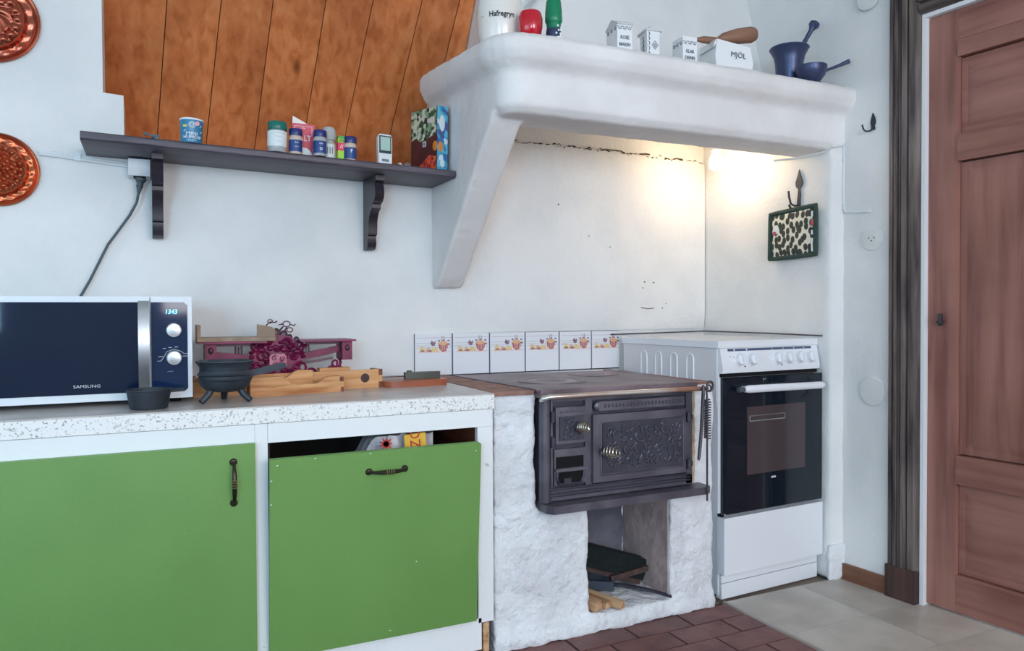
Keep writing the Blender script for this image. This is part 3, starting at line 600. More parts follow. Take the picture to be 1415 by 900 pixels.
# ------------------------------------------------------------------ cooker
rg = thing('electric_cooker', 'white electric cooker with black glass oven door in the niche corner', 'cooker', (1.768, 2.045, 0), R(3), world=False)
W_, D_ = .488, .553
b = MB(); b.box(0, W_, .018, D_, .012, .868); b.build('cooker_body', ENAM, rg, bevel=.004)
b = MB()
for i in range(4):
    yc = .155+.088*i; pts = [(-.0025, yc-.018, .70), (-.0025, yc-.018, .825)]+[(-.0025, yc-.018*math.cos(a), .825+.018*math.sin(a)) for a in [PI*k/8 for k in range(9)]]+[(-.0025, yc+.018, .70)]
    b.tube(pts, .003, 8)
b.build('pressed_rib', ENAM, rg)
b = MB(); b.box(-.002, .0, .022, D_-.004, .66, .868); b.build('side_panel', ENAMG, rg)
MB().box(-.006, W_+.002, .010, D_+.002, .869, .893).build('hob_cover', ENAM, rg, bevel=.005)
b = MB(); b.prism([(.016, .780), (-.002, .782), (-.004, .800), (.010, .868), (.016, .868)], .002, W_-.002, 'yz'); cp = b.build('control_panel', ENAM, rg, bevel=.003)
sl = math.atan2(.014, .068)
def pp(x, z, d): k = (z-.800)/.068; return (x, -.004+.014*k-d, z)
b = MB(); v = [pp(.036, .857, .0008), pp(.452, .857, .0008), pp(.452, .8655, .0008), pp(.036, .8655, .0008)]; v += [(x, y+.003, z) for x, y, z in v]
b.add(v, [(0, 1, 2, 3), (4, 7, 6, 5), (0, 4, 5, 1), (1, 5, 6, 2), (2, 6, 7, 3), (3, 7, 4, 0)]); b.build('display_strip', NAVY, cp)
b = MB()
for x in (.066, .125): b.cyl(pp(x, .861, 0), pp(x, .861, .0016), .003, seg=10)
for x in (.25, .305, .36, .412): b.cyl(pp(x, .861, 0), pp(x, .861, .0016), .0018, seg=8)
b.build('strip_mark', WHT, cp)
for x in (.082, .142, .268, .325, .382, .437):
    b = MB(); T = Matrix.Translation(pp(x, .826, 0)) @ Matrix.Rotation(R(90)-sl, 4, 'X')
    b.lathe([(.0235, 0), (.0235, .003), (.0205, .005), (.0195, .017), (.018, .020), (0, .020)], 28, T=T); b.box(-.0042, .0042, -.0185, .0185, .019, .027, T=T); b.build('control_knob', ENAM, cp, smooth=30)
b = MB()
for x in (.107, .287): b.cyl(pp(x, .803, -.001), pp(x, .803, .001), .0027, seg=10)
for x in (.045, .060): b.cyl(pp(x, .838-.1*(x-.045), -.001), pp(x, .838-.1*(x-.045), .0007), .0015, seg=8)
b.build('indicator_lamp', BLACK, cp)
b = MB(); b.box(.008, W_-.008, .004, .018, .768, .780); b.build('vent_gap', BLACK, rg)
od = MB().box(.012, W_-.002, -.014, .017, .297, .766).build('oven_door', GLASSB, rg, bevel=.004)
MB().box(.105, .395, -.0152, -.0138, .425, .662).build('inner_window', OVENW, od, bevel=.0006)
b = MB(); x0, x1, z0, z1 = .118, .29, .612, .630
for a, c in (((x0, z0), (x1, z0)), ((x1, z0), (x1, z1)), ((x1, z1), (x0, z1)), ((x0, z1), (x0, z0))): b.tube([(a[0], -.0155, a[1]), (c[0], -.0155, c[1])], .0014, 5)
b.build('rack_edge', SILVER, od)
b = MB(); b.tube([(.068, -.038, .728), (.085, -.04, .728), (.445, -.04, .724), (.462, -.036, .724)], [.010, .0135, .0135, .011], 14); b.cyl((.085, -.04, .728), (.085, -.012, .728), .009, seg=10); b.cyl((.44, -.04, .724), (.44, -.012, .724), .009, seg=10); b.build('door_handle', ENAM, od)
b = MB(); b.cyl((.042, -.036, .727), (.070, -.038, .7275), .009, seg=12); b.build('handle_end', CORD, od)
b = MB(); b.text('ıı ~', .012, Matrix.Translation((.19, -.0145, .757))); b.box(.224, .246, -.0145, -.0138, .402, .4085); b.build('lettering', LOGOW, od)
MB().box(-.004, W_-.002, -.018, .018, .090, .286).build('drawer_front', ENAM, rg, bevel=.006)
MB().box(.004, W_-.006, .004, .03, .0, .053).build('kick_plate', ENAM, rg, bevel=.003)
MB().box(.004, W_-.006, .004, .03, .056, .084).build('kick_plate', ENAM, rg, bevel=.003)
MB().box(.0, .012, .0, .02, .287, .296).build('corner_gap', BLACK, rg)
# ------------------------------------------------------------------ potholder on the niche hook
NM = Matrix.Translation(NA) @ Matrix.Rotation(RZN, 4, 'Z')
lenN = (NB-NA).length
def nloc(y): return (2.705-y)/(2.705-2.03)*lenN
lp2 = [(0, .075), (.008, .05), (.017, .028), (.016, .016), (.004, 0), (.007, -.02), (.005, -.05), (.007, -.066), (-.012, -.066), (-.010, -.05), (-.006, -.02), (-.004, 0), (-.016, .012), (-.017, .028), (-.008, .05)]
leaf_hook('wall_hook', 'tall spearhead iron hook holding the spotted potholder', NM @ Matrix.Translation((nloc(2.165), -.004, 1.461)), 1.0, lp2, [(0, -.003, -.06), (-.006, -.02, -.064), (-.016, -.03, -.055), (-.022, -.032, -.03), (-.024, -.033, -.006)], .0042)
ph = thing('potholder', 'square spotted potholder with dark green binding hanging on an iron hook', 'potholder', NM @ Vector((nloc(2.183), -.024, 1.292)), RZN, world=False)
w2, h2 = .112, .092
def quiltgrid(b, nx, nz, sx, sz, y0, amp):
    vs = []; fs = []
    for s_ in (-1, 1):
        for i in range(nx+1):
            for k in range(nz+1):
                u, v = i/nx*2-1, k/nz*2-1; e = (1-u**8)*(1-v**8)
                vs.append((u*sx*(1-.03*v*v), y0+s_*(.002+amp*e)+.002*noise.noise((u*3, v*3, 0)), v*sz*(1+.02*u)+.004*u))
    o = (nx+1)*(nz+1)
    for i in range(nx):
        for k in range(nz):
            a = i*(nz+1)+k; fs.append((a, a+nz+1, a+nz+2, a+1)); fs.append((o+a, o+a+1, o+a+nz+2, o+a+nz+1))
    b.add(vs, fs); bmesh.ops.remove_doubles(b.bm, verts=b.bm.verts, dist=.0001)
b = MB(); quiltgrid(b, 18, 16, w2*.88, h2*.88, 0, .006); b.build('quilted_face', QUILT, ph, smooth=80)
b = MB(); corners = [(-w2, -h2+.0), (-w2*.97, h2*.93), (w2*.99, h2*1.05), (w2, -h2*.94)]; pts = []
for i in range(4):
    a = Vector((corners[i][0], 0, corners[i][1])); c = Vector((corners[(i+1) % 4][0], 0, corners[(i+1) % 4][1]))
    for k in range(8): pts.append(a.lerp(c, k/8))
b.tube(pts+[pts[0], pts[1]], .0085, 8)
b.add([(x*1.0, -.001, z) for x, z in corners]+[(x, .002, z) for x, z in corners], [(0, 1, 2, 3), (7, 6, 5, 4)]); b.build('binding', QBORD, ph)
b = MB()
for z0, z1 in ((.055, .075), (-.012, .004), (-.075, -.025)): b.tube([(w2*.90, -.0068, z0), (w2*.89, -.0075, (z0+z1)/2), (w2*.90, -.0068, z1)], .0035, 6)
b.ball((-w2*.66, -.007, .022), .016, .003, .018); b.build('light_print', LABELW, ph)
b = MB(); b.ball((w2*.90, -.0075, .032), .007, .003, .013); b.ball((-w2*.72, -.0085, .008), .010, .003, .008); b.build('red_print', LETR, ph)
b = MB(); b.tube([(-.004, -.002, h2*.98), (-.012, -.006, h2+.02), (-.002, -.012, h2+.018), (.002, -.004, h2*.98)], .003, 6); b.build('hanging_loop', QBORD, ph)
# ------------------------------------------------------------------ cabinets and worktop
wt = MB(); wt.box(-1.25, .887, 1.982, 2.645, .7225, .7615); wt.bm.faces.ensure_lookup_table()
wt = wt.build('worktop_edge_board', LAMED, None, bevel=.002); wt.name = 'worktop'
tag(wt, 'long laminate worktop with speckled white front edge above the green cabinets', 'worktop'); FR['worktop'] = Matrix.Identity(4)
MB().box(-1.25, .887, 1.984, 2.645, .7615, .7655).build('worktop_surface', LAMIN, wt, bevel=.001)
def handle(b0, p, horiz, par, L=.088):
    T = Matrix.Translation(p) @ (Matrix.Rotation(R(90), 4, 'Y') if horiz else Matrix.Identity(4))
    b = MB(); h = L/2
    b.tube([(0, -.006, -h), (0, -.020, -h*.8), (0, -.026, -h*.45), (0, -.028, 0), (0, -.026, h*.45), (0, -.020, h*.8), (0, -.006, h)], [.004, .004, .0055, .0062, .0055, .004, .004], 10, T=T)
    for s_ in (-1, 1): b.lathe([(.009, 0), (.009, .003), (.006, .007), (0, .008)], 14, T=T @ Matrix.Translation((0, 0, s_*h)) @ Matrix.Rotation(R(90), 4, 'X'))
    hd = b.build('handle', HDRK, par)
    b = MB()
    for z in (-.008, -.002, .004, .010): b.lathe([(.0058, -.0016), (.0078, 0), (.0058, .0016)], 12, T=T @ Matrix.Translation((0, -.028, z)))
    b.build('handle_ring', HBRT, hd)
c1 = thing('base_cabinet', 'left white-framed base cabinet with a closed green door and upright handle', 'cabinet', (-.35, 2.3, 0), group='green base cabinets')
MB().box(-1.2, .248, 2.006, 2.64, .12, .721).build('carcass', DARKIN, c1)
for nme, q in (('top_rail', (-1.2, .2335, .672, .721)), ('stile', (.234, .2645, .03, .721)), ('stile', (-.47, -.435, .03, .6715)), ('bottom_rail', (-.43, .2335, .03, .125))):
    MB().box(q[0], q[1], 1.986, 2.005, q[2], q[3]).build(nme, FRAMEW, c1, bevel=.002)
MB().box(-1.2, .248, 2.04, 2.06, 0, .12).build('toe_kick', DARKIN, c1)
dr = MB().box(-.432, .2325, 1.967, 1.985, .118, .676).build('door', GREEN, c1, bevel=.002)
handle(None, (.181, 1.967, .585), False, dr, .100)
dr = MB().box(-1.2, -.475, 1.967, 1.985, .118, .676).build('door', GREEN, c1, bevel=.002)
c2 = thing('base_cabinet', 'right base cabinet whose green flap door tilts open at the top', 'cabinet', (.57, 2.3, 0), group='green base cabinets')
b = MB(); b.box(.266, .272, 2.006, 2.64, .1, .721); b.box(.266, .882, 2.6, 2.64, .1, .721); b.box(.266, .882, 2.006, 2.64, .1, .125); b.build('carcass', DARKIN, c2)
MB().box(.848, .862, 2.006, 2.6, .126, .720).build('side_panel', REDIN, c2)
for nme, q in (('top_rail', (.2655, .883, .672, .721)), ('stile', (.836, .883, .112, .6715)), ('bottom_rail', (.2655, .845, .035, .125))):
    MB().box(q[0], q[1], 1.986, 2.005, q[2], q[3]).build(nme, FRAMEW, c2, bevel=.003, noiseamp=0)
MB().box(.852, .870, 1.99, 2.02, 0, .108).build('leg', KIND, c2, bevel=.002); MB().box(.266, .85, 2.04, 2.06, 0, .1).build('toe_kick', DARKIN, c2)
TD = Matrix.Translation((.5405, 1.984, .130)) @ Matrix.Rotation(R(4.6), 4, 'X')
b = MB(); b.prism([(-.279, 0), (.281, 0), (.281, .507), (.276, .512), (-.279, .512)], -.018, 0, 'xz', T=TD); fl = b.build('flap_door', GREEN, c2, bevel=.003)
handle(None, TD @ Vector((.0145, -.018, .460)), True, fl, .096)
b = MB()
for x, z in ((-.262, .497), (.265, .49), (-.276, .46), (-.276, .40), (-.17, .507), (-.03, .508), (.1, .20), (.03, .02)): b.ball(tuple(TD @ Vector((x, -.018, z))), .0024, .0008, .0013, 8, 5)
b.build('paint_chip', WHT, fl)
# bag of food inside the open flap
bag = thing('food_bag', 'crumpled clear food bag with yellow and red print inside the open cabinet flap', 'bag', (.60, 2.12, .127))
b = MB(); vs = []; fs = []; nu, nv = 24, 14
for i in range(nu+1):
    for k in range(nv+1):
        u = i/nu; v = k/nv; a = PI*u
        vs.append((.49+.235*u, 2.05+.06*math.sin(a*2)*.2-.028*math.sin(a)*(1-v*.6)+.012*noise.noise((u*7, v*6, 1)), .128+(.520*(.80+.22*math.sin(min(1, u*2.6)*PI/2)))*v+.010*noise.noise((u*9, v*3, 5))*v))
m_ = nv+1
for i in range(nu):
    for k in range(nv): a = i*m_+k; fs.append((a, a+m_, a+m_+1, a+1))
o = len(vs); vs += [(x, 2.12+(2.1-y)*.6, z) for x, y, z in vs]
fs += [(o+a, o+d, o+c, o+b_) for a, b_, c, d in fs]
for i in range(nu): a = i*m_+nv; fs.append((a, a+m_, o+a+m_, o+a)); a = i*m_; fs.append((a, o+a, o+a+m_, a+m_))
for k in range(nv): fs.append((k, k+1, o+k+1, o+k)); a = nu*m_+k; fs.append((a, o+a, o+a+1, a+1))
b.add(vs, fs); b.build('bag_body', BAGM, bag, smooth=60)
b = MB(); b.box(.632, .693, 1.999, 2.006, .44, .665, T=Matrix.Translation((.66, 2.0, .55)) @ Matrix.Rotation(R(-4), 4, 'Y') @ Matrix.Translation((-.66, -2.0, -.55))); b.build('yellow_panel', BAGY, bag)
b = MB(); b.text('OZZA', .042, Matrix.Translation((.655, 1.998, .628)) @ Matrix.Rotation(R(86), 4, 'Y'), sx=.9)
for k in range(9):
    a = 2*PI*k/9; b.prism([(.575+.006*math.cos(a+1.5), .642+.006*math.sin(a+1.5)), (.575+.020*math.cos(a), .642+.020*math.sin(a)), (.575-.006*math.cos(a+1.5), .642-.006*math.sin(a+1.5))], 2.004, 2.0065, 'xz')
b.build('red_print', BAGR, bag, smooth=0)
# ------------------------------------------------------------------ wall shelf
TS = Matrix.Translation((-.165, 2.648, 1.502)) @ Matrix.Rotation(R(1.45), 4, 'Y')
TSI = TS.copy(); SROT = R(1.45)
sh = thing('wall_shelf', 'long dark stained wall shelf on two scrolled brackets', 'shelf', (-.165, 2.648, 1.44))
pf = [(-.004, 0), (-.243, 0), (-.247, -.004), (-.248, -.012), (-.246, -.020), (-.240, -.024), (-.004, -.024)]
MB().prism(pf, 0, 1.103, 'yz', T=TS).build('shelf_board', DARKSH, sh, bevel=.0015)
bp_ = [(0, -.001), (-.165, -.001), (-.165, -.018), (-.150, -.026), (-.155, -.040), (-.160, -.058), (-.154, -.074), (-.140, -.086), (-.118, -.092), (-.118, -.104), (-.094, -.114), (-.078, -.130), (-.070, -.150), (-.068, -.178), (-.066, -.190), (-.052, -.194), (-.052, -.206), (-.056, -.218), (-.050, -.232), (-.036, -.240), (0, -.240)]
for x in (.0125, .684):
    b = MB(); zt = 1.502-.024-(x+.165)*math.tan(SROT)-.0005; b.prism([(2.648+y, zt+z) for y, z in bp_], x, x+.031, 'yz'); b.build('bracket', SHELFB, sh, bevel=.002)
# white dust sheets of paper on the shelf
def on_shelf(x, y): return TS @ Vector((x+.165, y-2.648, 0.0006))
def shelf_thing(name, label, cat, x, y, group=None, rz=0):
    t = thing(name, label, cat, on_shelf(x, y), 0, group, world=False); t.rotation_euler = (0, SROT, rz); return t
def jar(name, label, x, y, r, h, lidh, lidm, body, labm, group, bandz=(.2, .85), text=None, inner=None):
    t = shelf_thing(name, label, 'jar', x, y, group)
    hb = h-lidh
    MB().lathe([(r*.94, 0), (r, .003), (r, hb*.86), (r*.9, hb*.94), (r*.86, hb)], 28).build('glass_body', body, t)
    MB().lathe([(r*.98, hb-.001), (r*1.02, hb+.002), (r*1.02, h-.003), (r*.96, h), (0, h)], 28).build('lid', lidm, t)
    lb = MB().lathe([(r+.0002, hb*bandz[0]), (r+.0007, hb*bandz[0]), (r+.0007, hb*bandz[1]), (r+.0002, hb*bandz[1])], 28).build('label_band', labm, t)
    if text:
        b = MB()
        for s_, sz, zz, mi in text: b.text(s_, sz, Matrix.Translation((0, 0, zz)), mi=mi, wrap=r+.0008)
        b.build('label_print', [WHT, GREYP], lb, smooth=0)
    return t
jar('spice_jar', 'large spice jar with dark green lid and pale label', .360, 2.425, .0285, .092, .024, LIDG, JARG, LABELW, 'spice jars on the wall shelf', (.24, .92), [('~ ~~~ ~', .010, .056, 1), ('~~~~', .008, .045, 1), ('~~~', .008, .030, 1)])
jar('spice_jar', 'navy-lidded spice jar in front of the left half of the red salt carton', .415, 2.425, .020, .078, .020, LIDB, LABP, LABN, 'spice jars on the wall shelf', (.12, .74), [('==', .010, .034, 0), ('~~~', .008, .022, 0)])
jar('spice_jar', 'navy-lidded spice jar standing between the salt carton and the grinder', .487, 2.412, .020, .080, .020, LIDB, JARG, LABN, 'spice jars on the wall shelf', (.12, .76), [('==', .010, .036, 0), ('o', .018, .022, 0)])
jar('spice_jar', 'navy-lidded spice jar beside the lime and pink box', .585, 2.425, .020, .074, .020, LIDB, LABP, LABN, 'spice jars on the wall shelf', (.05, .72), [('F', .016, .026, 0)])
# pepper grinder
t = shelf_thing('pepper_grinder', 'clear spice grinder with domed cap and white label', 'grinder', .523, 2.455, rz=0)
MB().lathe([(.021, 0), (.022, .003), (.022, .052), (.018, .058), (.018, .062)], 24).build('glass_body', JARG, t)
MB().lathe([(.019, .061), (.022, .064), (.0225, .084), (.021, .096), (.016, .103), (0, .105)], 24).build('grinder_cap', JARG, t)
lb = MB().lathe([(.0222, .004), (.0228, .004), (.0228, .048), (.0222, .048)], 24).build('label_band', LABELW, t)
b = MB(); b.text('III', .03, Matrix.Translation((.012, 0, .026)) @ Matrix.Rotation(R(90), 4, 'Y') if False else Matrix.Translation((0, 0, .026)), wrap=.023); b.build('label_print', GREYP, lb, smooth=0)
# salt carton
t = shelf_thing('salt_carton', 'red and white salt carton with its top flap torn open', 'carton', .445, 2.475, rz=R(-4))
b = MB(); b.box(-.034, .034, -.02, .02, 0, .106); b.build('carton_body', SALTR, t, bevel=.001)
b = MB(); b.prism([(-.034, .106), (.012, .106), (-.033, .128)], -.002, .0, 'xz', T=Matrix.Translation((0, -.018, 0))); b.build('torn_flap', SALTW, t)
b = MB(); b.text('SALT', .026, Matrix.Translation((0, -.0202, .060)), sx=.85); b.text('~', .02, Matrix.Translation((0, -.0202, .093)))
for (a, c) in (((-.026, .098), (.026, .098)), ((.026, .098), (.026, .070)), ((-.026, .098), (-.026, .070))): b.tube([(a[0], -.0202, a[1]), (c[0], -.0202, c[1])], .0008, 4)
b.prism([(.030*math.cos(a)*1.0, .032*math.sin(a)) for a in [PI*k/12 for k in range(13)]], -.0207, -.0201, 'xz'); b.build('white_print', WHT, t, smooth=0)
# lime box
t = shelf_thing('spice_box', 'narrow lime green box with a pink band', 'box', .557, 2.432)
b = MB(); b.box(-.011, .011, -.011, .011, 0, .074); b.build('box_body', LIME, t, bevel=.001)
b = MB(); b.box(-.0114, .0114, -.0114, .0114, .028, .053); b.build('pink_band', MAG, t); b = MB(); b.box(-.0113, .0113, -.0113, .0113, .066, .0745); b.build('green_band', GRN, t)
b = MB(); b.text('m', .02, Matrix.Translation((0, -.0116, .060)), mi=0); b.text('//', .018, Matrix.Translation((0, -.0116, .040)), mi=1); b.build('box_print', [LETTER, WHT], t, smooth=0)
# blue cup
t = shelf_thing('food_tub', 'small blue paper tub with white lettering', 'tub', .118, 2.43)
MB().lathe([(.0285, 0), (.0290, .002), (.0322, .064), (.0322, .065), (.030, .066), (.0, .0655)], 32).build('tub_body', CANB, t)
MB().lathe([(.0318, .0645), (.0335, .066), (.0335, .069), (.0315, .0705), (0, .0695)], 32).build('lid', CANR, t)
b = MB(); b.text('MINI', .0145, Matrix.Translation((-.0, 0, .0245)), wrap=.0309, sx=1.1); b.text('HUMOÖR'.replace('OÖ', 'Ö'), .0125, Matrix.Translation((0, 0, .0145)), wrap=.0305, sx=1.1); b.text('- pur barn -', .006, Matrix.Translation((0, 0, .006)), wrap=.0302)
for rr_ in (.0085, .0045): 
    pts = [(math.sin((rr_*math.cos(a))/.0318)*.0322, -math.cos((rr_*math.cos(a))/.0318)*.0322, .050+rr_*math.sin(a)) for a in [2*PI*k/16 for k in range(17)]]; b.tube(pts, .0009, 4)
b.text('~~~', .007, Matrix.Translation((0, 0, .0375)), wrap=.0316)
for ang, z in ((.75, .045), (.7, .012), (-.75, .03), (-.7, .012), (.8, .028)): b.tube([(.0316*math.sin(ang), -.0316*math.cos(ang), z), (.0317*math.sin(ang+.2), -.0317*math.cos(ang+.2), z+.006)], .0009, 4)
b.build('tub_print', WHT, t, smooth=0)
T = Matrix.Identity(4); b = MB(); b.text('•', .03, Matrix.Translation((0, 0, .050)) @ Matrix.Rotation(.42, 4, 'Z'), wrap=.0322); b.ball((.0322*math.sin(.45), -.0322*math.cos(.45), .055), .007, .002, .007, 10, 6); b.build('pink_sticker', PINK, t)
b = MB(); b.box(-.006, .006, -.0005, .0005, -.003, .003, T=Matrix.Rotation(-.6, 4, 'Z') @ Matrix.Translation((0, -.0322, .046))); b.build('yellow_sticker', YELS, t)
# thermometer remote
t = shelf_thing('wireless_thermometer', 'upright white wireless thermometer with grey-green display', 'thermometer', .700, 2.432, rz=R(4)); t.rotation_euler.x = R(-4)
b = MB(); b.prism([(-.022, 0), (.022, 0), (.0235, .05), (.0235, .088), (.019, .098), (-.019, .098), (-.0235, .088), (-.0235, .05)], -.009, .009, 'xz'); b.build('case', REMW, t, bevel=.003)
b = MB(); b.box(-.0205, .0205, -.0102, -.0088, .035, .093); b.build('screen_frame', REMD, t, bevel=.0005); MB().box(-.0165, .0165, -.0108, -.0100, .044, .089).build('screen', LCD, t)
b = MB(); b.box(-.012, .012, -.0098, -.0088, .008, .016); b.build('button', GREYP, t, bevel=.0003)
# book
t = shelf_thing('cookbook', 'thick cookbook with fruit and vegetable cover, against the hood', 'book', .884, 2.520, rz=R(-21))
bw, bd, bh = .150, .044, .222
t.rotation_euler = (R(0), SROT, R(-73))
MB().box(-bw/2, bw/2-.004, -bd/2+.003, bd/2-.003, .003, bh-.003).build('pages', PAGES, t)
b = MB(); b.box(-bw/2-.002, bw/2, -bd/2, -bd/2+.003, 0, bh); b.box(-bw/2-.002, bw/2, bd/2-.003, bd/2, 0, bh); b.build('cover', BK_PLUM, t, bevel=.0008)
MB().box(bw/2-.003, bw/2+.001, -bd/2, bd/2, 0, bh).build('spine', BK_BLUE, t, bevel=.001)
b = MB(); y = -bd/2
b.prism([(-bw/2, .120), (-bw/2+.03, .128), (-bw/2+.05, .112), (.02, .118), (bw/2-.004, .130), (bw/2-.004, bh-.001), (-bw/2-.001, bh-.001)], y-.0006, y, 'xz'); b.build('leaf_picture', BK_GREEN, t)
b = MB(); b.prism([(-bw/2+.0, .002), (bw/2-.004, .002), (bw/2-.004, .052), (.03, .060), (-.01, .035), (-bw/2, .014)], y-.0006, y, 'xz'); b.build('fruit_picture', BK_RED, t)
b = MB(); b.ball((bw/2-.012, y, .088), .014, .0012, .017); b.ball((bw/2+.001, -.008, .085), .001, .010, .018); b.build('orange_picture', BK_OR, t)
b = MB(); b.box(-.008, .012, y-.0008, y, .092, .110); b.build('price_label', LABELW, t); b = MB()
for k in range(6): b.box(-.005+.0025*k, -.004+.0025*k, y-.0012, y-.0008, .095, .107)
b.build('bar_code', LETTER, t)
b = MB(); b.ball((bw/2+.001, -.002, .165), .0012, .012, .028); b.ball((bw/2+.001, 0, .03), .0012, .010, .014); b.build('spine_figure', LABELW, t)
# scraps of paper
for x, y, a, lb in ((.012, 2.412, 20, 'small crumpled pale blue scrap left of the blue tub'), (.765, 2.43, -12, 'white paper scrap lying between the thermometer and the book')):
    t = MB(); 
    vs = [(u*.022, v*.012, .008+.022*(noise.noise((u*2.1+x*9, v*2.3, 1)))+.004*abs(u)) for u in (-1, -.5, 0, .5, 1) for v in (-1, 0, 1)]
    fs = [(i*3+k, i*3+3+k, i*3+4+k, i*3+1+k) for i in range(4) for k in range(2)]
    t.add(vs, fs); zmin = min(v[2] for v in vs)
    o = t.build('paper_scrap', M('scrap_paper', '#b9cfe0' if x < .1 else '#e6e2da', .7)); o.location = on_shelf(x, y)-Vector((0, 0, zmin)); o.rotation_euler = (0, SROT, R(a)); tag(o, lb, 'paper')
# ------------------------------------------------------------------ microwave
WTZ = .7656
mw = thing('microwave_oven', 'white microwave oven with black glass door and round silver dials', 'microwave', (-.14, 2.17, WTZ), 0, world=False)
X0, X1, DW = -.262, .241, .142
MB().box(X0, X1, .012, .345, .012, .277).build('casing', MWHITE, mw, bevel=.005)
for x in (X0+.04, X1-.04):
    for y in (.05, .30): MB().cyl((x, y, 0), (x, y, .0115), .014, seg=14).build('foot', BLACK, mw)
d = MB().box(X0, DW-.001, -.004, .0125, .013, .276).build('door', MWHITE, mw, bevel=.004)
MB().box(X0+.002, .128, -.006, -.0035, .032, .262).build('door_glass', MGLASS, d, bevel=.001)
b = MB(); b.tube([(.127, -.008, .268), (.125, -.022, .240), (.1255, -.026, .15), (.127, -.022, .060), (.129, -.008, .042)], .004, 6)
hb_ = MB(); pr = [(-.007, .266), (-.026, .240), (-.032, .15), (-.026, .065), (-.007, .040), (-.004, .044), (-.018, .075), (-.022, .15), (-.018, .232), (-.004, .262)]
hb_.prism(pr, .114, .140, 'yz'); hb_.build('door_handle', SILVER, d, bevel=.002); b.bm.free()
b = MB(); b.text('SAMSUNG', .0105, Matrix.Translation((-.002, -.0062, .052)), sx=1.25)
b.tube([(X0+.004, -.0065, .038), (X0+.019, -.0065, .038), (X0+.027, -.0065, .045), (X0+.030, -.0065, .045)], .0012, 5)
b.build('lettering', LOGOW, d, smooth=0)
MB().box(DW+.001, X1, -.004, .0125, .013, .276).build('control_side', MWHITE, mw, bevel=.005)
cpn = MB().prism([(.144, .030), (.222, .030), (.230, .038), (.230, .254), (.222, .262), (.144, .262)], -.006, -.0035, 'xz').build('control_panel', MPANEL, mw, bevel=.001)
b = MB(); b.text('1343', .017, Matrix.Translation((.191, -.0063, .237)), sx=.9, shear=.15); b.build('clock_digits', LED, cpn, smooth=0)
for z in (.190, .118):
    k = MB().lathe([(.0185, 0), (.019, .004), (.019, .010), (.0175, .013), (.0165, .0125), (.0155, .0145), (.006, .0155), (0, .0155)], 36, T=Matrix.Translation((.197, -.006, z)) @ Matrix.Rotation(R(90), 4, 'X')).build('dial', SILVER, cpn, smooth=25)
b = MB()
for (a, c) in (((.160, .121), (.171, .121)), ((.217, .121), (.230, .121)), ((.171, .142), (.178, .142)), ((.184, .144), (.192, .144)), ((.199, .145), (.207, .145))): b.box(a[0], c[0], -.0066, -.0059, a[1], a[1]+.0013)
b.tube([(.158, -.0062, .110), (.166, -.0062, .110), (.173, -.0062, .120), (.180, -.0062, .134), (.197, -.0062, .140), (.214, -.0062, .134), (.221, -.0062, .128), (.230, -.0062, .128)], .0008, 4)
b.text('~~~', .008, Matrix.Translation((.188, -.0063, .083))); b.build('panel_print', LOGOW, cpn, smooth=0)
# small iron pan in front
t = thing('small_saucepan', 'small black iron saucepan on the worktop in front of the microwave', 'saucepan', (-.003, 2.073, WTZ), 0, world=False)
MB().lathe([(.040, 0), (.043, .002), (.0505, .044), (.0525, .0455), (.0525, .0475), (.049, .048), (.0475, .045), (.041, .006), (0, .005)], 36).build('pan_body', POTM, t)
MB().prism([(.048, -.008), (.072, -.006), (.086, -.005), (.086, .005), (.072, .006), (.048, .008)], .036, .043, 'xy', T=Matrix.Rotation(R(20), 4, 'Z')).build('handle', POTM, t, bevel=.002)
# three-legged pot
t = thing('three_legged_pot', 'black cast iron three-legged pot with ribbed belly and straight handle', 'pot', (.178, 2.128, WTZ), 0, world=False)
MB().lathe([(.0, .026), (.030, .028), (.050, .034), (.0615, .045), (.065, .055), (.0655, .0570), (.0692, .060), (.0655, .0635), (.066, .070), (.0698, .0735), (.066, .077), (.062, .084), (.0625, .092), (.070, .103), (.0735, .107), (.0735, .1085), (.069, .109), (.063, .098), (.062, .06), (.045, .04), (0, .034)], 44).build('pot_body', POTM, t)
for a, L in ((R(205), 1), (R(88), 1), (R(-28), 1)):
    c_, s_ = math.cos(a), math.sin(a)
    b = MB(); b.tube([(.036*c_, .036*s_, .042), (.048*c_, .048*s_, .022), (.067*c_, .067*s_, .0045)], [.0105, .0092, .0085], 8); b.build('leg', POTM, t, bevel=0)
b = MB(); b.prism([(.058, .058), (.075, .066), (.150, .080), (.158, .086), (.157, .096), (.148, .097), (.072, .082), (.058, .074)], -.008, .008, 'xz', T=Matrix.Rotation(R(6), 4, 'Z')); b.build('handle', POTM, t, bevel=.003)
b = MB(); b.box(-.058, -.042, -.004, .004, .107, .1125); b.build('rim_lug', POTM, t, bevel=.001)
# honey pine trays
t = thing('wooden_tray', 'pale pine tray with a scooped front edge, right of the three-legged pot', 'wooden box', (.250, 2.207, WTZ), R(7.5), world=False)
fp = [(0, 0), (.268, 0), (.268, .050), (.222, .047), (.205, .040), (.192, .027), (.178, .0255), (.178, .026)]
fr_ = [(0, 0), (.268, 0), (.268, .047), (.226, .047), (.212, .041), (.200, .029), (.187, .0245), (.165, .0235), (.150, .030), (.136, .030)]
low = [(0, 0), (.268, 0), (.268, .046), (.222, .046), (.208, .041), (.196, .031), (.182, .0275), (.16, .0275), (.16, .072), (.138, .068), (.124, .056), (.108, .0535), (0, .0535)]
MB().prism([(0, 0), (.268, 0), (.268, .046), (.222, .046), (.208, .041), (.196, .031), (.182, .0275), (.16, .0285), (.09, .0285), (.0, .0535)][:8]+[(.13, .0275), (.112, .033), (.098, .046), (.088, .0535), (0, .0535)], 0, .012, 'xz').build('front_board', BOXW, t, bevel=.001)
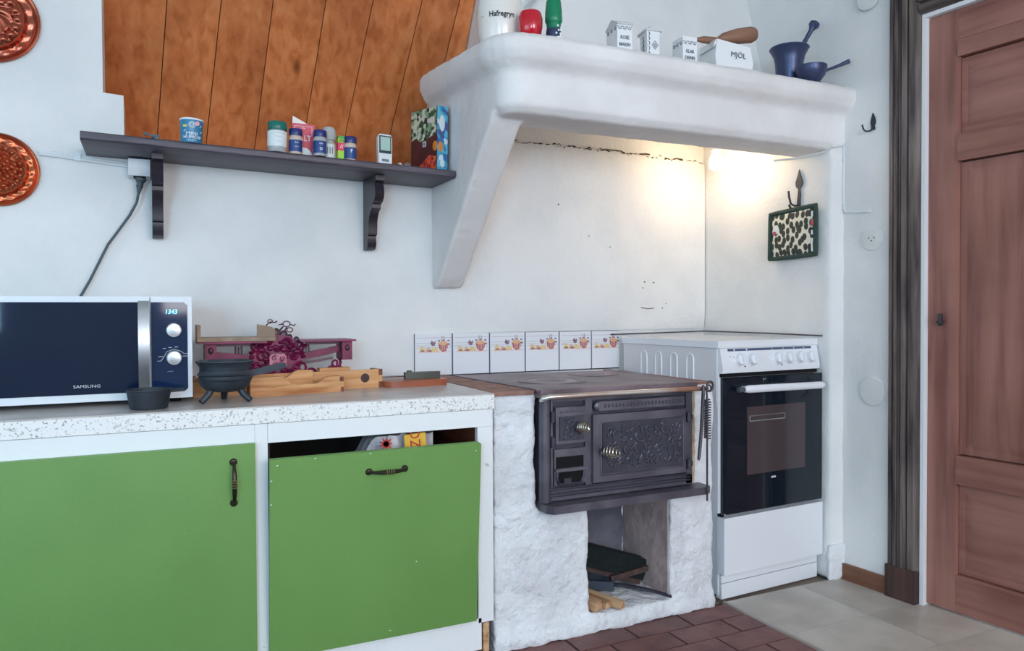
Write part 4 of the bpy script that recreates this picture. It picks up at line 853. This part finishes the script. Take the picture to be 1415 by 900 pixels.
MB().prism([(0, 0), (.268, 0), (.268, .03), (.192, .03), (.190, .064), (.150, .066), (.135, .060), (.118, .048), (.10, .040), (0, .040)], .046, .058, 'xz').build('back_board', BOXW, t, bevel=.001)
MB().box(.001, .012, .0122, .0458, 0, .0525).build('end_board', ENDG, t); MB().box(.256, .267, .0122, .0458, 0, .044).build('end_board', ENDG, t)
b = MB(); b.box(.2565, .2683, -.0006, .006, .030, .044); b.box(.2595, .2683, -.0006, .006, .0, .014); b.build('dovetail', ENDG, t)
t = thing('wooden_tray', 'longer pine tray with dovetailed corners and a dark round plug, behind the scooped one', 'wooden box', (.108, 2.272, WTZ), R(4.6), world=False)
MB().box(0, .548, 0, .012, 0, .056).build('front_board', BOXW, t, bevel=.001)
MB().box(0, .548, .078, .090, 0, .044).build('back_board', BOXW, t, bevel=.001)
MB().box(.0005, .012, .0122, .0778, 0, .055).build('end_board', ENDG, t); MB().box(.536, .5475, .0122, .0778, 0, .0555).build('end_board', BOXW, t)
b = MB(); b.box(.536, .5484, -.0005, .005, .038, .0565); b.box(.536, .5484, -.0005, .005, 0, .018); b.build('dovetail', ENDG, t)
b = MB(); b.lathe([(.014, 0), (.0135, .0012), (0, .0014)], 24, T=Matrix.Translation((.492, -.0001, .031)) @ Matrix.Rotation(R(90), 4, 'X')); b.build('round_plug', PLINTH, t)
b = MB(); b.box(.36, .455, .030, .060, .0525, .064); b.build('lid_strip', BOXW, t, bevel=.003)
# ------------------------------------------------------------------ burgundy scale
sc = thing('kitchen_scale', 'ornate antique burgundy cast iron balance scale behind the pine trays', 'scale', (.36, 2.50, WTZ))
Y = 2.50; SB = MB()
SB.box(.215, .505, 2.44, 2.56, WTZ, .782); SB.box(.235, .485, 2.455, 2.545, .782, .792); SB.build('scale_base', SCALEM, sc, bevel=.004)
def strip(name, pts, wy, th, mat):
    b = MB(); up = [(x, z+th/2) for x, z in pts]; dn = [(x, z-th/2) for x, z in pts][::-1]; b.prism(up+dn, Y-wy, Y+wy, 'xz'); return b.build(name, mat, sc, bevel=.0015)
strip('beam', [(.150, .872), (.20, .866), (.28, .858), (.37, .855), (.45, .860), (.52, .872), (.575, .885)], .007, .022, SCALEM)
strip('lower_beam', [(.20, .842), (.30, .835), (.37, .832), (.46, .838), (.54, .85)], .005, .007, SCALED)
for x in (.166, .578):
    MB().box(x-.016, x+.016, Y-.045, Y+.045, .846, .905).build('bearing_plate', SCALEM, sc, bevel=.004)
    b = MB(); b.ball((x-.0 if x < .3 else x, Y-.048, .885), .007, .004, .010); b.build('bearing_boss', SCALED, sc)
for x0, x1 in ((.128, .325), (.425, .600)):
    MB().box(x0, x1, Y-.075, Y+.075, .9065, .912).build('pan_plate', SCALEM, sc, bevel=.002)
    b = MB(); b.box(x0+.03, x1-.03, Y-.012, Y+.012, .896, .9065); b.build('plate_carrier', SCALED, sc, bevel=.001)
b = MB(); ln = [(.590, .918), (.612, .913), (.605, .907), (.425, .907)]
# lyre shaped centre with scrolls, leaves and finials
b = MB(); b.prism([(.270, .792), (.455, .792), (.430, .83), (.445, .865), (.425, .905), (.40, .925), (.362, .930), (.325, .920), (.300, .900), (.285, .865), (.295, .83)], Y-.012, Y+.012, 'xz'); b.build('centre_plate', SCALEM, sc, bevel=.003)
b = MB(); rd = random.Random(5)
def scroll(b, cx, cz, r, a0, sg, y, th=.005, turns=1.35):
    pts = []; rr = []
    for i in range(18):
        t = i/17; q = r*(1-.8*t); a = a0+sg*t*2*PI*turns; pts.append((cx+q*math.cos(a), y-.004*t, cz+q*math.sin(a))); rr.append(th*(1-.35*t))
    b.tube(pts, rr, 6)
for cx, cz, r, a0, sg in ((.292, .822, .026, -1, 1), (.435, .822, .026, 4.1, -1), (.318, .862, .022, -.5, 1), (.412, .862, .022, 3.6, -1), (.300, .895, .018, -1, -1), (.430, .893, .018, 4.1, 1), (.335, .905, .015, 0, 1), (.395, .905, .015, 3.1, -1), (.262, .805, .016, 0, 1), (.470, .803, .018, 3, -1), (.500, .802, .014, 3, 1), (.345, .805, .018, 1, 1), (.385, .805, .018, 2, -1), (.546, .835, .018, 1, -1), (.560, .815, .014, 2, 1), (.53, .812, .013, 0, 1)):
    scroll(b, cx, cz, r, a0, sg, Y-.014)
b.build('scrollwork', SCALEM, sc)
b = MB()
for _ in range(70):
    x = rd.uniform(.285, .445); z = rd.uniform(.80, .91)
    if abs(x-.364) < .028 and abs(z-.85) < .026: continue
    b.ball((x, Y-.015, z), rd.uniform(.006, .013), .009, rd.uniform(.004, .009), 8, 6)
for x in (.52, .545, .565, .255, .24): b.ball((x, Y-.01, .80), .012, .010, .009, 10, 6)
b.build('leaf_relief', SCALEM, sc)
b = MB(); b.prism([(.338, .830), (.344, .824), (.384, .824), (.390, .830), (.390, .862), (.382, .870), (.346, .870), (.338, .862)], Y-.026, Y-.012, 'xz'); pq = b.build('plaque', SCALEP, sc, bevel=.004)
b = MB()
for cx, cz, sg in ((.353, .856, 1), (.375, .856, -1), (.353, .839, -1), (.375, .839, 1)): scroll(b, cx, cz, .009, 1, sg, Y-.0265, .0014, 1.2)
b.build('plaque_relief', SCALEM, pq)
b = MB()
for x, z, r in ((.340, .927, .012), (.362, .934, .015), (.386, .929, .013), (.404, .920, .010), (.425, .912, .010)): b.ball((x, Y, z), r, .008, r*1.1, 10, 7)
b.tube([(.362, Y, .93), (.376, Y, .945), (.384, Y, .955)], .003, 6); b.build('crest', SCALED, sc)
b = MB()
for cx, cz, r in ((.395, .963, .011), (.345, .972, .007), (.405, .944, .009)):
    b.tube([(cx+r*math.cos(a), Y, cz+r*math.sin(a)*.8) for a in [2*PI*k/14 for k in range(15)]], .0022, 5)
b.tube([(.368, Y, .960), (.384, Y, .963)], [.0012, .0028], 6); b.tube([(.406, Y, .962), (.418, Y, .957), (.422, Y, .962)], .0022, 6); b.tube([(.325, Y, .945), (.335, Y, .962), (.345, Y, .970), (.358, Y, .968), (.366, Y, .972)], .0024, 6); b.tube([(.396, Y, .953), (.388, Y, .940), (.380, Y, .93)], .0026, 6)
b.tube([(.30, Y-.02, .922), (.312, Y-.02, .928), (.322, Y-.02, .922), (.333, Y-.02, .934), (.342, Y-.02, .926)], .0028, 6); b.build('pointer_ornament', SCALED, sc)
b = MB()
for xc in (.248, .452):
    for dx in (-.009, 0, .009): b.cyl((xc+dx, Y-.012, .872), (xc+dx, Y-.012, .897-.004*(dx == 0)), .0026, seg=8)
    b.box(xc-.012, xc+.012, Y-.014, Y-.010, .882, .886)
b.build('balance_prongs', SCALED, sc)
# wooden tray lying on the left plate
t = thing('shallow_tray', 'old shallow wooden tray with upright ends on the left plate of the red scale', 'tray', (.235, Y, .9122))
MB().box(.128, .352, Y-.06, Y+.06, .9125, .9245).build('tray_bottom', TRAYM, t, bevel=.001)
MB().prism([(.298, .9248), (.352, .9248), (.350, .950), (.340, .956), (.298, .964)], Y-.058, Y-.050, 'xz').build('upright_end', TRAYM, t, bevel=.001)
MB().box(.128, .138, Y-.058, Y+.058, .9248, .963).build('upright_end', TRAYM, t, bevel=.001)
# chopping board and knife
t = thing('chopping_board', 'reddish wooden chopping board with rounded corners near the tiled stove end', 'chopping board', (.75, 2.36, WTZ), R(3), world=False)
pts = []
for cx, cy, a0 in ((.083, -.055, -90), (.083, .10, 0), (-.070, .10, 90), (-.070, -.055, 180)):
    for k in range(6): a = R(a0+90*k/5); pts.append((cx+.028*math.cos(a), cy+.028*math.sin(a)))
MB().prism(pts, 0, .019, 'xy').build('board', BOARDW, t, bevel=.003)
t = thing('kitchen_knife', 'knife with a dark green handle lying on the chopping board', 'knife', (.735, 2.345, WTZ+.0195), R(-2), world=False)
b = MB(); b.prism([(0, -.011), (.03, -.014), (.075, -.012), (.115, -.010), (.120, 0), (.115, .010), (.075, .012), (.03, .014), (0, .011)], .0, .021, 'xy'); b.build('handle', KNIFEH, t, bevel=.005, seg=3)
b = MB(); b.box(.010, .022, -.0095, .0095, .020, .0265); b.build('finger_guard', KNIFEH, t, bevel=.003)
b = MB(); b.prism([(-.135, .004), (-.120, -.012), (-.01, -.014), (0, -.010), (0, .010), (-.02, .012), (-.10, .012)], .008, .0105, 'xy'); b.build('blade', KNIFEB, t)
# ------------------------------------------------------------------ socket, cord, conduit, copper moulds
t = thing('wall_socket', 'white double socket box under the left end of the wall shelf', 'socket', (-.016, 2.65, 1.436))
b = MB(); b.prism([(2.6495, 1.470), (2.592, 1.470), (2.590, 1.446), (2.600, 1.420), (2.6495, 1.416)], -.052, .0085, 'yz'); b.build('socket_box', PLASTG, t, bevel=.003)
MB().box(-.046, .002, 2.589, 2.5915, 1.449, 1.467).build('cover', PLASTG, t, bevel=.001)
b = MB(); b.box(-.038, -.004, 2.6, 2.63, 1.4155, 1.4185, T=Matrix.Identity(4)); b.build('slot', BLACK, t)
t = thing('power_cord', 'grey cord with plug running down from the white socket behind the microwave', 'cord', (-.018, 2.61, 1.05))
b = MB(); b.lathe([(.016, 0), (.016, -.006), (.011, -.012), (.009, -.020), (.0105, -.024), (.008, -.03), (.0055, -.042), (.0045, -.046)], 14, T=Matrix.Translation((-.018, 2.61, 1.414)) @ Matrix.Rotation(R(8), 4, 'Y')); b.build('plug', CORD, t)
b = MB(); b.tube([(-.024, 2.61, 1.372), (-.030, 2.612, 1.34), (-.050, 2.620, 1.300), (-.080, 2.626, 1.255), (-.110, 2.628, 1.21), (-.135, 2.628, 1.155), (-.160, 2.628, 1.10), (-.185, 2.628, 1.052), (-.205, 2.628, 1.0), (-.21, 2.628, .90)], .0042, 10); b.build('cord', CORD, t)
t = thing('wall_conduit', 'thin white cable conduit along the wall from the copper mould to the socket', 'conduit', (-.3, 2.648, 1.46))
b = MB(); b.tube([(-.289, 2.644, 1.4735), (-.24, 2.644, 1.471), (-.19, 2.644, 1.466), (-.053, 2.644, 1.455)], .0055, 8); b.tube([(-.292, 2.646, 1.4815), (-.24, 2.646, 1.479), (-.19, 2.646, 1.475), (-.053, 2.646, 1.462)], .004, 8); b.build('cable', CABLEW, t)
MB().box(-.196, -.180, 2.637, 2.6495, 1.460, 1.482).build('clip', CABLEW, t, bevel=.002)
def mould(name, label, cx, cz, r, mat, kind):
    t = thing(name, label, 'copper mould', (cx, 2.6495, cz), 0, 'copper moulds on the wall', world=False)
    nr, na = 46, 128; vs = []; fs = []; rd = random.Random(kind); 
    def hgt(rho, a):
        if rho > .97: return .010
        if rho > .90: return .010-.004*math.sin((rho-.90)/.07*PI)
        if rho > .76: return .006+.002*math.cos(a*16)*math.sin((rho-.76)/.14*PI)
        if rho > .70: return .006+.022*(.76-rho)/.06
        h = .028
        if kind == 1:
            if rho > .46: h += .010*abs(math.cos(a*9))**.6*math.sin((rho-.46)/.24*PI)
            elif rho > .2: h += .006*abs(math.sin(a*4+rho*9))
            else: h += .011*math.cos(rho/.2*PI/2)+.003*math.sin(a*5)
        else:
            if rho > .50: h += .010*abs(math.cos(a*11))**.7*math.sin((rho-.50)/.20*PI)
            else: x = rho*math.cos(a); z = rho*math.sin(a); h += .010*abs(math.sin(x*17)*math.sin(z*15+x*6))**.7
        return h
    for i in range(nr+1):
        rho = i/nr
        for k in range(na): a = 2*PI*k/na; vs.append((r*rho*math.cos(a), -hgt(rho, a), r*rho*math.sin(a)))
    for i in range(nr):
        for k in range(na): j = (k+1) % na; fs.append((i*na+k, i*na+j, (i+1)*na+j, (i+1)*na+k))
    b = MB(); b.add(vs, fs); bmesh.ops.remove_doubles(b.bm, verts=b.bm.verts, dist=.00005); b.build('mould_face', mat, t, smooth=60)
    b = MB(); b.tube([(r*math.cos(a), -.008, r*math.sin(a)) for a in [2*PI*k/72 for k in range(73)]], .0036, 8); b.build('rolled_rim', mat, t)
    b = MB(); b.cyl((0, -.008, r*.8), (0, 0, r*.8), .004, seg=8); b.build('hanger', HOOKM, t)
mould('copper_mould', 'reddish copper mould with scalloped flower relief, upper one on the left wall', -.405, 1.853, .123, COPPER, 1)
mould('copper_mould', 'orange copper mould with grape relief, hanging lower beside the cable conduit', -.392, 1.419, .103, COPPERO, 2)
# ------------------------------------------------------------------ on the hood ledge
LZ = 1.8125
t = thing('oatmeal_jar', 'large cream stoneware jar lettered Hafregryn at the left end of the hood', 'jar', (.995, 2.165, LZ+.004), 0, world=False)
MB().lathe([(.052, 0), (.060, .003), (.070, .035), (.0735, .075), (.0725, .115), (.066, .150), (.060, .170), (.060, .186), (.064, .194), (.058, .196), (.054, .186), (.054, .17), (0, .165)], 48).build('jar_body', CREAM, t)
TJ = Matrix.Rotation(R(-20), 4, 'Z'); b = MB(); b.text('Hafregryn', .023, TJ @ Matrix.Translation((0.0, 0, .080)), wrap=.0738, sx=.86, shear=0, bold=.0006); b.build('lettering', LETTER, t, smooth=0)
b = MB(); b.text('~', .022, TJ @ Matrix.Rotation(R(-52), 4, 'Z') @ Matrix.Translation((0, 0, .078)), wrap=.0739, shear=.3); b.text('~', .020, TJ @ Matrix.Rotation(R(48), 4, 'Z') @ Matrix.Translation((0, 0, .081)), wrap=.0739, shear=.3); b.build('red_flourish', LETR, t, smooth=0)
t = thing('glass_pepper', 'shiny red glass pepper beside the white jar', 'ornament', (1.046, 2.056, LZ), 0, world=False)
MB().lathe([(.0, .002), (.018, .0), (.029, .012), (.0345, .040), (.035, .066), (.030, .083), (.018, .090), (.006, .083), (0, .079)], 48, mod=lambda a, k: 1+.07*abs(math.cos(a*2.0))).build('pepper_body', REDG, t)
b = MB(); b.tube([(0, 0, .079), (.001, 0, .088), (.003, .002, .093)], [.004, .0035, .004], 8); b.build('stalk', M('red_stalk', '#8c1020', .3), t)
t = thing('green_bottle', 'green roll-on bottle with a white floral label, beside the red pepper', 'bottle', (1.126, 2.058, LZ), 0, world=False)
MB().lathe([(.020, 0), (.0225, .003), (.0235, .03), (.0215, .05), (.0225, .062)], 32).build('bottle_body', BOTG, t)
MB().lathe([(.0225, .0625), (.0265, .070), (.0268, .082), (.0258, .092), (.0262, .096), (.0225, .132), (.017, .138), (0, .139)], 32).build('cap', BOTG, t)
lb = MB().lathe([(.0231, .006), (.0236, .008), (.0240, .03), (.0228, .045), (.0224, .046)], 32).build('label_band', NAVL, t)
b = MB(); rd = random.Random(4)
for _ in range(22):
    a = rd.uniform(-.65, .75); z = rd.uniform(.012, .055); b.ball((.0236*math.sin(a+.42), -.0236*math.cos(a+.42), z), .0035, .0022, .0035, 7, 5)
b.build('flower_print', WHT, lb)
def frame_T(p, rz): return p, rz
def canister(label, x, y, rz, wx, wy, h, kind, text):
    t = thing('spice_canister', label, 'canister', (x, y, LZ), R(rz), 'white ceramic spice canisters on the hood', world=False)
    b = MB()
    if kind == 'bow':
        pr = [(-wx/2, 0), (wx/2, 0), (wx/2*.86, h*.35), (wx/2*.92, h*.7), (wx/2, h*.78), (-wx/2, h*.78), (-wx/2*.92, h*.7), (-wx/2*.86, h*.35)]; b.prism(pr, -wy/2, wy/2, 'xz')
    else: b.box(-wx/2, wx/2, -wy/2, wy/2, 0, h*.80)
    bd = b.build('body', BOXC, t, bevel=.0015)
    b = MB(); e = .005
    if kind == 'gable':
        b.prism([(-wy/2-e, h*.78), (wy/2+e, h*.78), (wy/2+e, h*.82), (0, h), (-wy/2-e, h*.82)], -wx/2-.002, wx/2+.002, 'yz'); b.build('roof_lid', ROOFC, t, bevel=.001)
    elif kind == 'bow':
        b.box(-wx/2-e, wx/2+e, -wy/2-e, wy/2+e, h*.78, h*.84); v = [(-wx/2, -wy/2, h*.84), (wx/2, -wy/2, h*.84), (wx/2, wy/2, h*.84), (-wx/2, wy/2, h*.84), (0, 0, h*.93)]; b.add(v, [(0, 1, 4), (1, 2, 4), (2, 3, 4), (3, 0, 4)]); b.ball((0, 0, h*.95), .006); b.build('roof_lid', ROOFC, t)
    else: b.box(-wx/2, wx/2, -wy/2, wy/2, h*.80, h*.88); b.build('roof_lid', BOXC, t, bevel=.002)
    b = MB(); TL = Matrix.Rotation(R(-90), 4, 'Z')
    def lace(T, wdt, dist, z):
        for i in range(3):
            c_ = (i-1)*wdt/3.1
            for a in range(5):
                aa = PI+PI*a/4; b.ball(tuple(T @ Vector((c_+.0060*math.cos(aa), -dist-.0003, z+.0105*math.sin(aa)*.8))), .0021, .0016, .0021, 6, 4)
            b.prism([(c_-.002, z-.004), (c_+.002, z-.004), (c_, z+.003)], -dist-.0006, -dist+.0002, 'xz', T=T)
    if kind != 'bow':
        lace(Matrix.Identity(4), wx, wy/2, h*.73); lace(TL, wy, wx/2, h*.73)
        for i, s_ in enumerate(text): b.text(s_, .0155, Matrix.Translation((0, -wy/2-.0003, h*(.44-.19*i))), sx=.82, bold=.0004)
    else:
        for z in (.15, .28, .41, .54, .66):
            for s_ in (-1, 1): b.tube([tuple(TL @ Vector((-.004+.008*s_, -wx/2*.90, h*z))), tuple(TL @ Vector((.0+.002*s_, -wx/2*.88, h*(z+.05)))), tuple(TL @ Vector((.004, -wx/2*.90, h*(z+.1))))], .0016, 5)
            b.tube([(-wx/2*.62, -wy/2-.0004, h*z), (-wx/2*.5, -wy/2-.0004, h*(z+.05)), (-wx/2*.66, -wy/2-.0004, h*(z+.1))], .0015, 5)
        for q in (.014, .008): b.tube([(.006, -wy/2-.0005, h*.42-q), (.006+q*.8, -wy/2-.0005, h*.42), (.006, -wy/2-.0005, h*.42+q), (.006-q*.8, -wy/2-.0005, h*.42), (.006, -wy/2-.0005, h*.42-q)], .001, 4)
        b.text('o', .014, Matrix.Translation((.006, -wy/2-.0005, h*.43)))
    b.build('blue_print', LETB, bd, smooth=0)
canister('gable-roofed white spice canister, nearest to the green bottle', 1.375, 2.075, -8, .052, .080, .118, 'gable', ('ROSE', 'MARIN'))
canister('waisted white spice canister with a knobbed lid, between the two square ones', 1.497, 2.080, -12, .048, .058, .122, 'bow', ())
canister('square flat-topped white spice canister, beside the ceramic flour box', 1.640, 2.080, -6, .054, .065, .112, 'flat', ('KLAR', 'DEINN'))
# ceramic box with wooden tools
t = thing('ceramic_box', 'white ceramic box with raised lettering, next to the iron mortar', 'ceramic box', (1.825, 2.10, LZ), R(-8), world=False)
b = MB(); pr = [(-.062, 0), (.060, 0), (.078, .018), (.082, .040), (.076, .066), (.070, .094), (-.060, .112), (-.068, .06)]; b.prism(pr, -.055, .055, 'xz'); b.prism([(-.060, .100), (-.072, .085), (-.068, .10), (-.062, .113)], -.05, .05, 'xz'); bd = b.build('box_body', BOXC, t, bevel=.007, seg=3)
MB().prism([(-.05, .1118), (.066, .0962), (.066, .0975), (-.05, .1131)], -.044, .044, 'xz').build('open_top', PLINTH, t)
b = MB(); b.text('MJÖL', .026, Matrix.Translation((.022, -.0554, .062)) @ Matrix.Rotation(R(4), 4, 'Y'), ext=.001); b.build('raised_lettering', LETB, bd, smooth=0)
t = thing('wooden_pestle', 'thick-ended wooden pestle lying across the top of the ceramic box', 'pestle', (1.84, 2.10, LZ+.11), R(-8), world=False)
MB().tube([(-.128, -.01, .010), (-.10, -.01, .0115), (-.06, -.01, .0125), (-.045, -.01, .014), (-.02, -.01, .024), (.03, -.01, .036), (.09, -.01, .048), (.105, -.01, .051)], [.006, .012, .0125, .011, .019, .026, .028, .022], 20).build('pestle_body', BEECH, t)
# mortar, pestle and small iron pan
t = thing('iron_mortar', 'dark iron mortar with a flared rim on the right end of the hood', 'mortar', (2.178, 2.145, LZ), 0, world=False)
MB().lathe([(.034, 0), (.037, .004), (.039, .016), (.043, .022), (.046, .03), (.051, .11), (.056, .135), (.069, .160), (.072, .164), (.070, .168), (.064, .165), (.048, .135), (.040, .03), (0, .02)], 48).build('mortar_body', MORT, t)
t = thing('iron_pestle', 'dark iron pestle with a knob end leaning in the mortar', 'pestle', (2.178, 2.145, LZ+.03), 0, world=False)
MB().tube([(-.006, .006, .0), (.006, .0, .04), (.042, -.014, .135), (.078, -.030, .205), (.083, -.032, .215), (.088, -.034, .224), (.092, -.036, .233), (.095, -.037, .239)], [.014, .010, .0085, .0085, .013, .020, .019, .009], 16).build('pestle_body', MORT, t)
t = thing('small_iron_pan', 'small dark iron footed pan with a straight handle, right of the mortar', 'pan', (2.172, 2.034, LZ), 0, world=False)
MB().lathe([(.034, 0), (.036, .004), (.030, .012), (.036, .018), (.048, .034), (.054, .055), (.0545, .066), (.051, .067), (.048, .05), (.03, .022), (0, .018)], 40).build('pan_body', MORT, t)
b = MB(); a = R(-24); c_, s_ = math.cos(a), math.sin(a); b.tube([(.050*c_, .050*s_, .052), (.062*c_, .062*s_, .056), (.10*c_, .10*s_, .070), (.138*c_, .138*s_, .086)], [.0075, .005, .006, .0085], 12); b.build('handle', MORT, t)
# ------------------------------------------------------------------ fire tools and kindling in the lower opening
NZ = .058
for i, (x, y, rz, w_, h_, L, lb) in enumerate(((1.243, 2.078, 12, .032, .032, .125, 'split kindling stick at the left of the pile in the stove base opening'), (1.278, 2.085, 14, .022, .022, .13, 'middle split kindling stick in the stove base opening'), (1.309, 2.07, 18, .024, .024, .15, 'right-hand kindling stick, longest of the three in the stove base'))):
    t = MB(); t.prism([(-w_/2, 0), (w_/2, .002), (w_/2*.7, h_), (-w_/2*.8, h_*.85)], -L/2, L/2, 'xz')
    o = t.build('kindling', KIND, bevel=.001); o.location = (x, y, NZ+.004); o.rotation_euler = (0, 0, R(rz)); tag(o, lb, 'firewood', 'kindling sticks in the stove base')
t = thing('hearth_brush', 'dark bristled hearth brush leaning in the stove base opening', 'brush', (1.41, 2.20, NZ+.003), R(-14), world=False)
TB = Matrix.Rotation(R(17), 4, 'Y')
b = MB(); b.box(-.115, .105, -.022, .022, .047, .118, T=TB); b.build('bristles', BRISTLE, t, bevel=.012, seg=2, noiseamp=.003, nscale=60)
MB().box(-.11, .10, -.018, .018, .030, .049, T=TB).build('brush_back', PLINTH, t, bevel=.004)
b = MB(); b.prism([(.02, -.014), (.05, -.016), (.20, -.014), (.205, 0), (.20, .014), (.05, .016), (.02, .014)], .0, .018, 'xy', T=Matrix.Translation((-.02, -.02, .018)) @ Matrix.Rotation(R(-12), 4, 'Y')); b.build('handle', PLINTH, t, bevel=.004)
t = thing('fire_tongs', 'dark iron fire tongs on the floor of the stove base opening', 'tongs', (1.47, 2.12, NZ+.004), 0, world=False)
for s_ in (-1, 1):
    b = MB(); b.tube([(-.07, .07, .006), (-.02, .03+.010*s_, .006), (.03, -.05+.008*s_, .006), (.052, -.115+.003*s_, .006)], .005, 8); b.build('tong_arm', IRON, t)
t = thing('ash_shovel', 'grey sheet iron ash shovel under the hearth brush', 'shovel', (1.36, 2.22, NZ+.003), R(-35), world=False)
b = MB(); b.box(-.07, .07, -.045, .045, 0, .003); b.box(-.07, .07, -.045, -.042, .003, .03); b.box(-.07, .07, .042, .045, .003, .03); b.box(-.07, -.067, -.045, .045, .003, .03); b.build('pan', ASHM, t)
MB().tube([(-.067, 0, .02), (-.12, 0, .03)], .006, 8).build('handle', IRON, t)
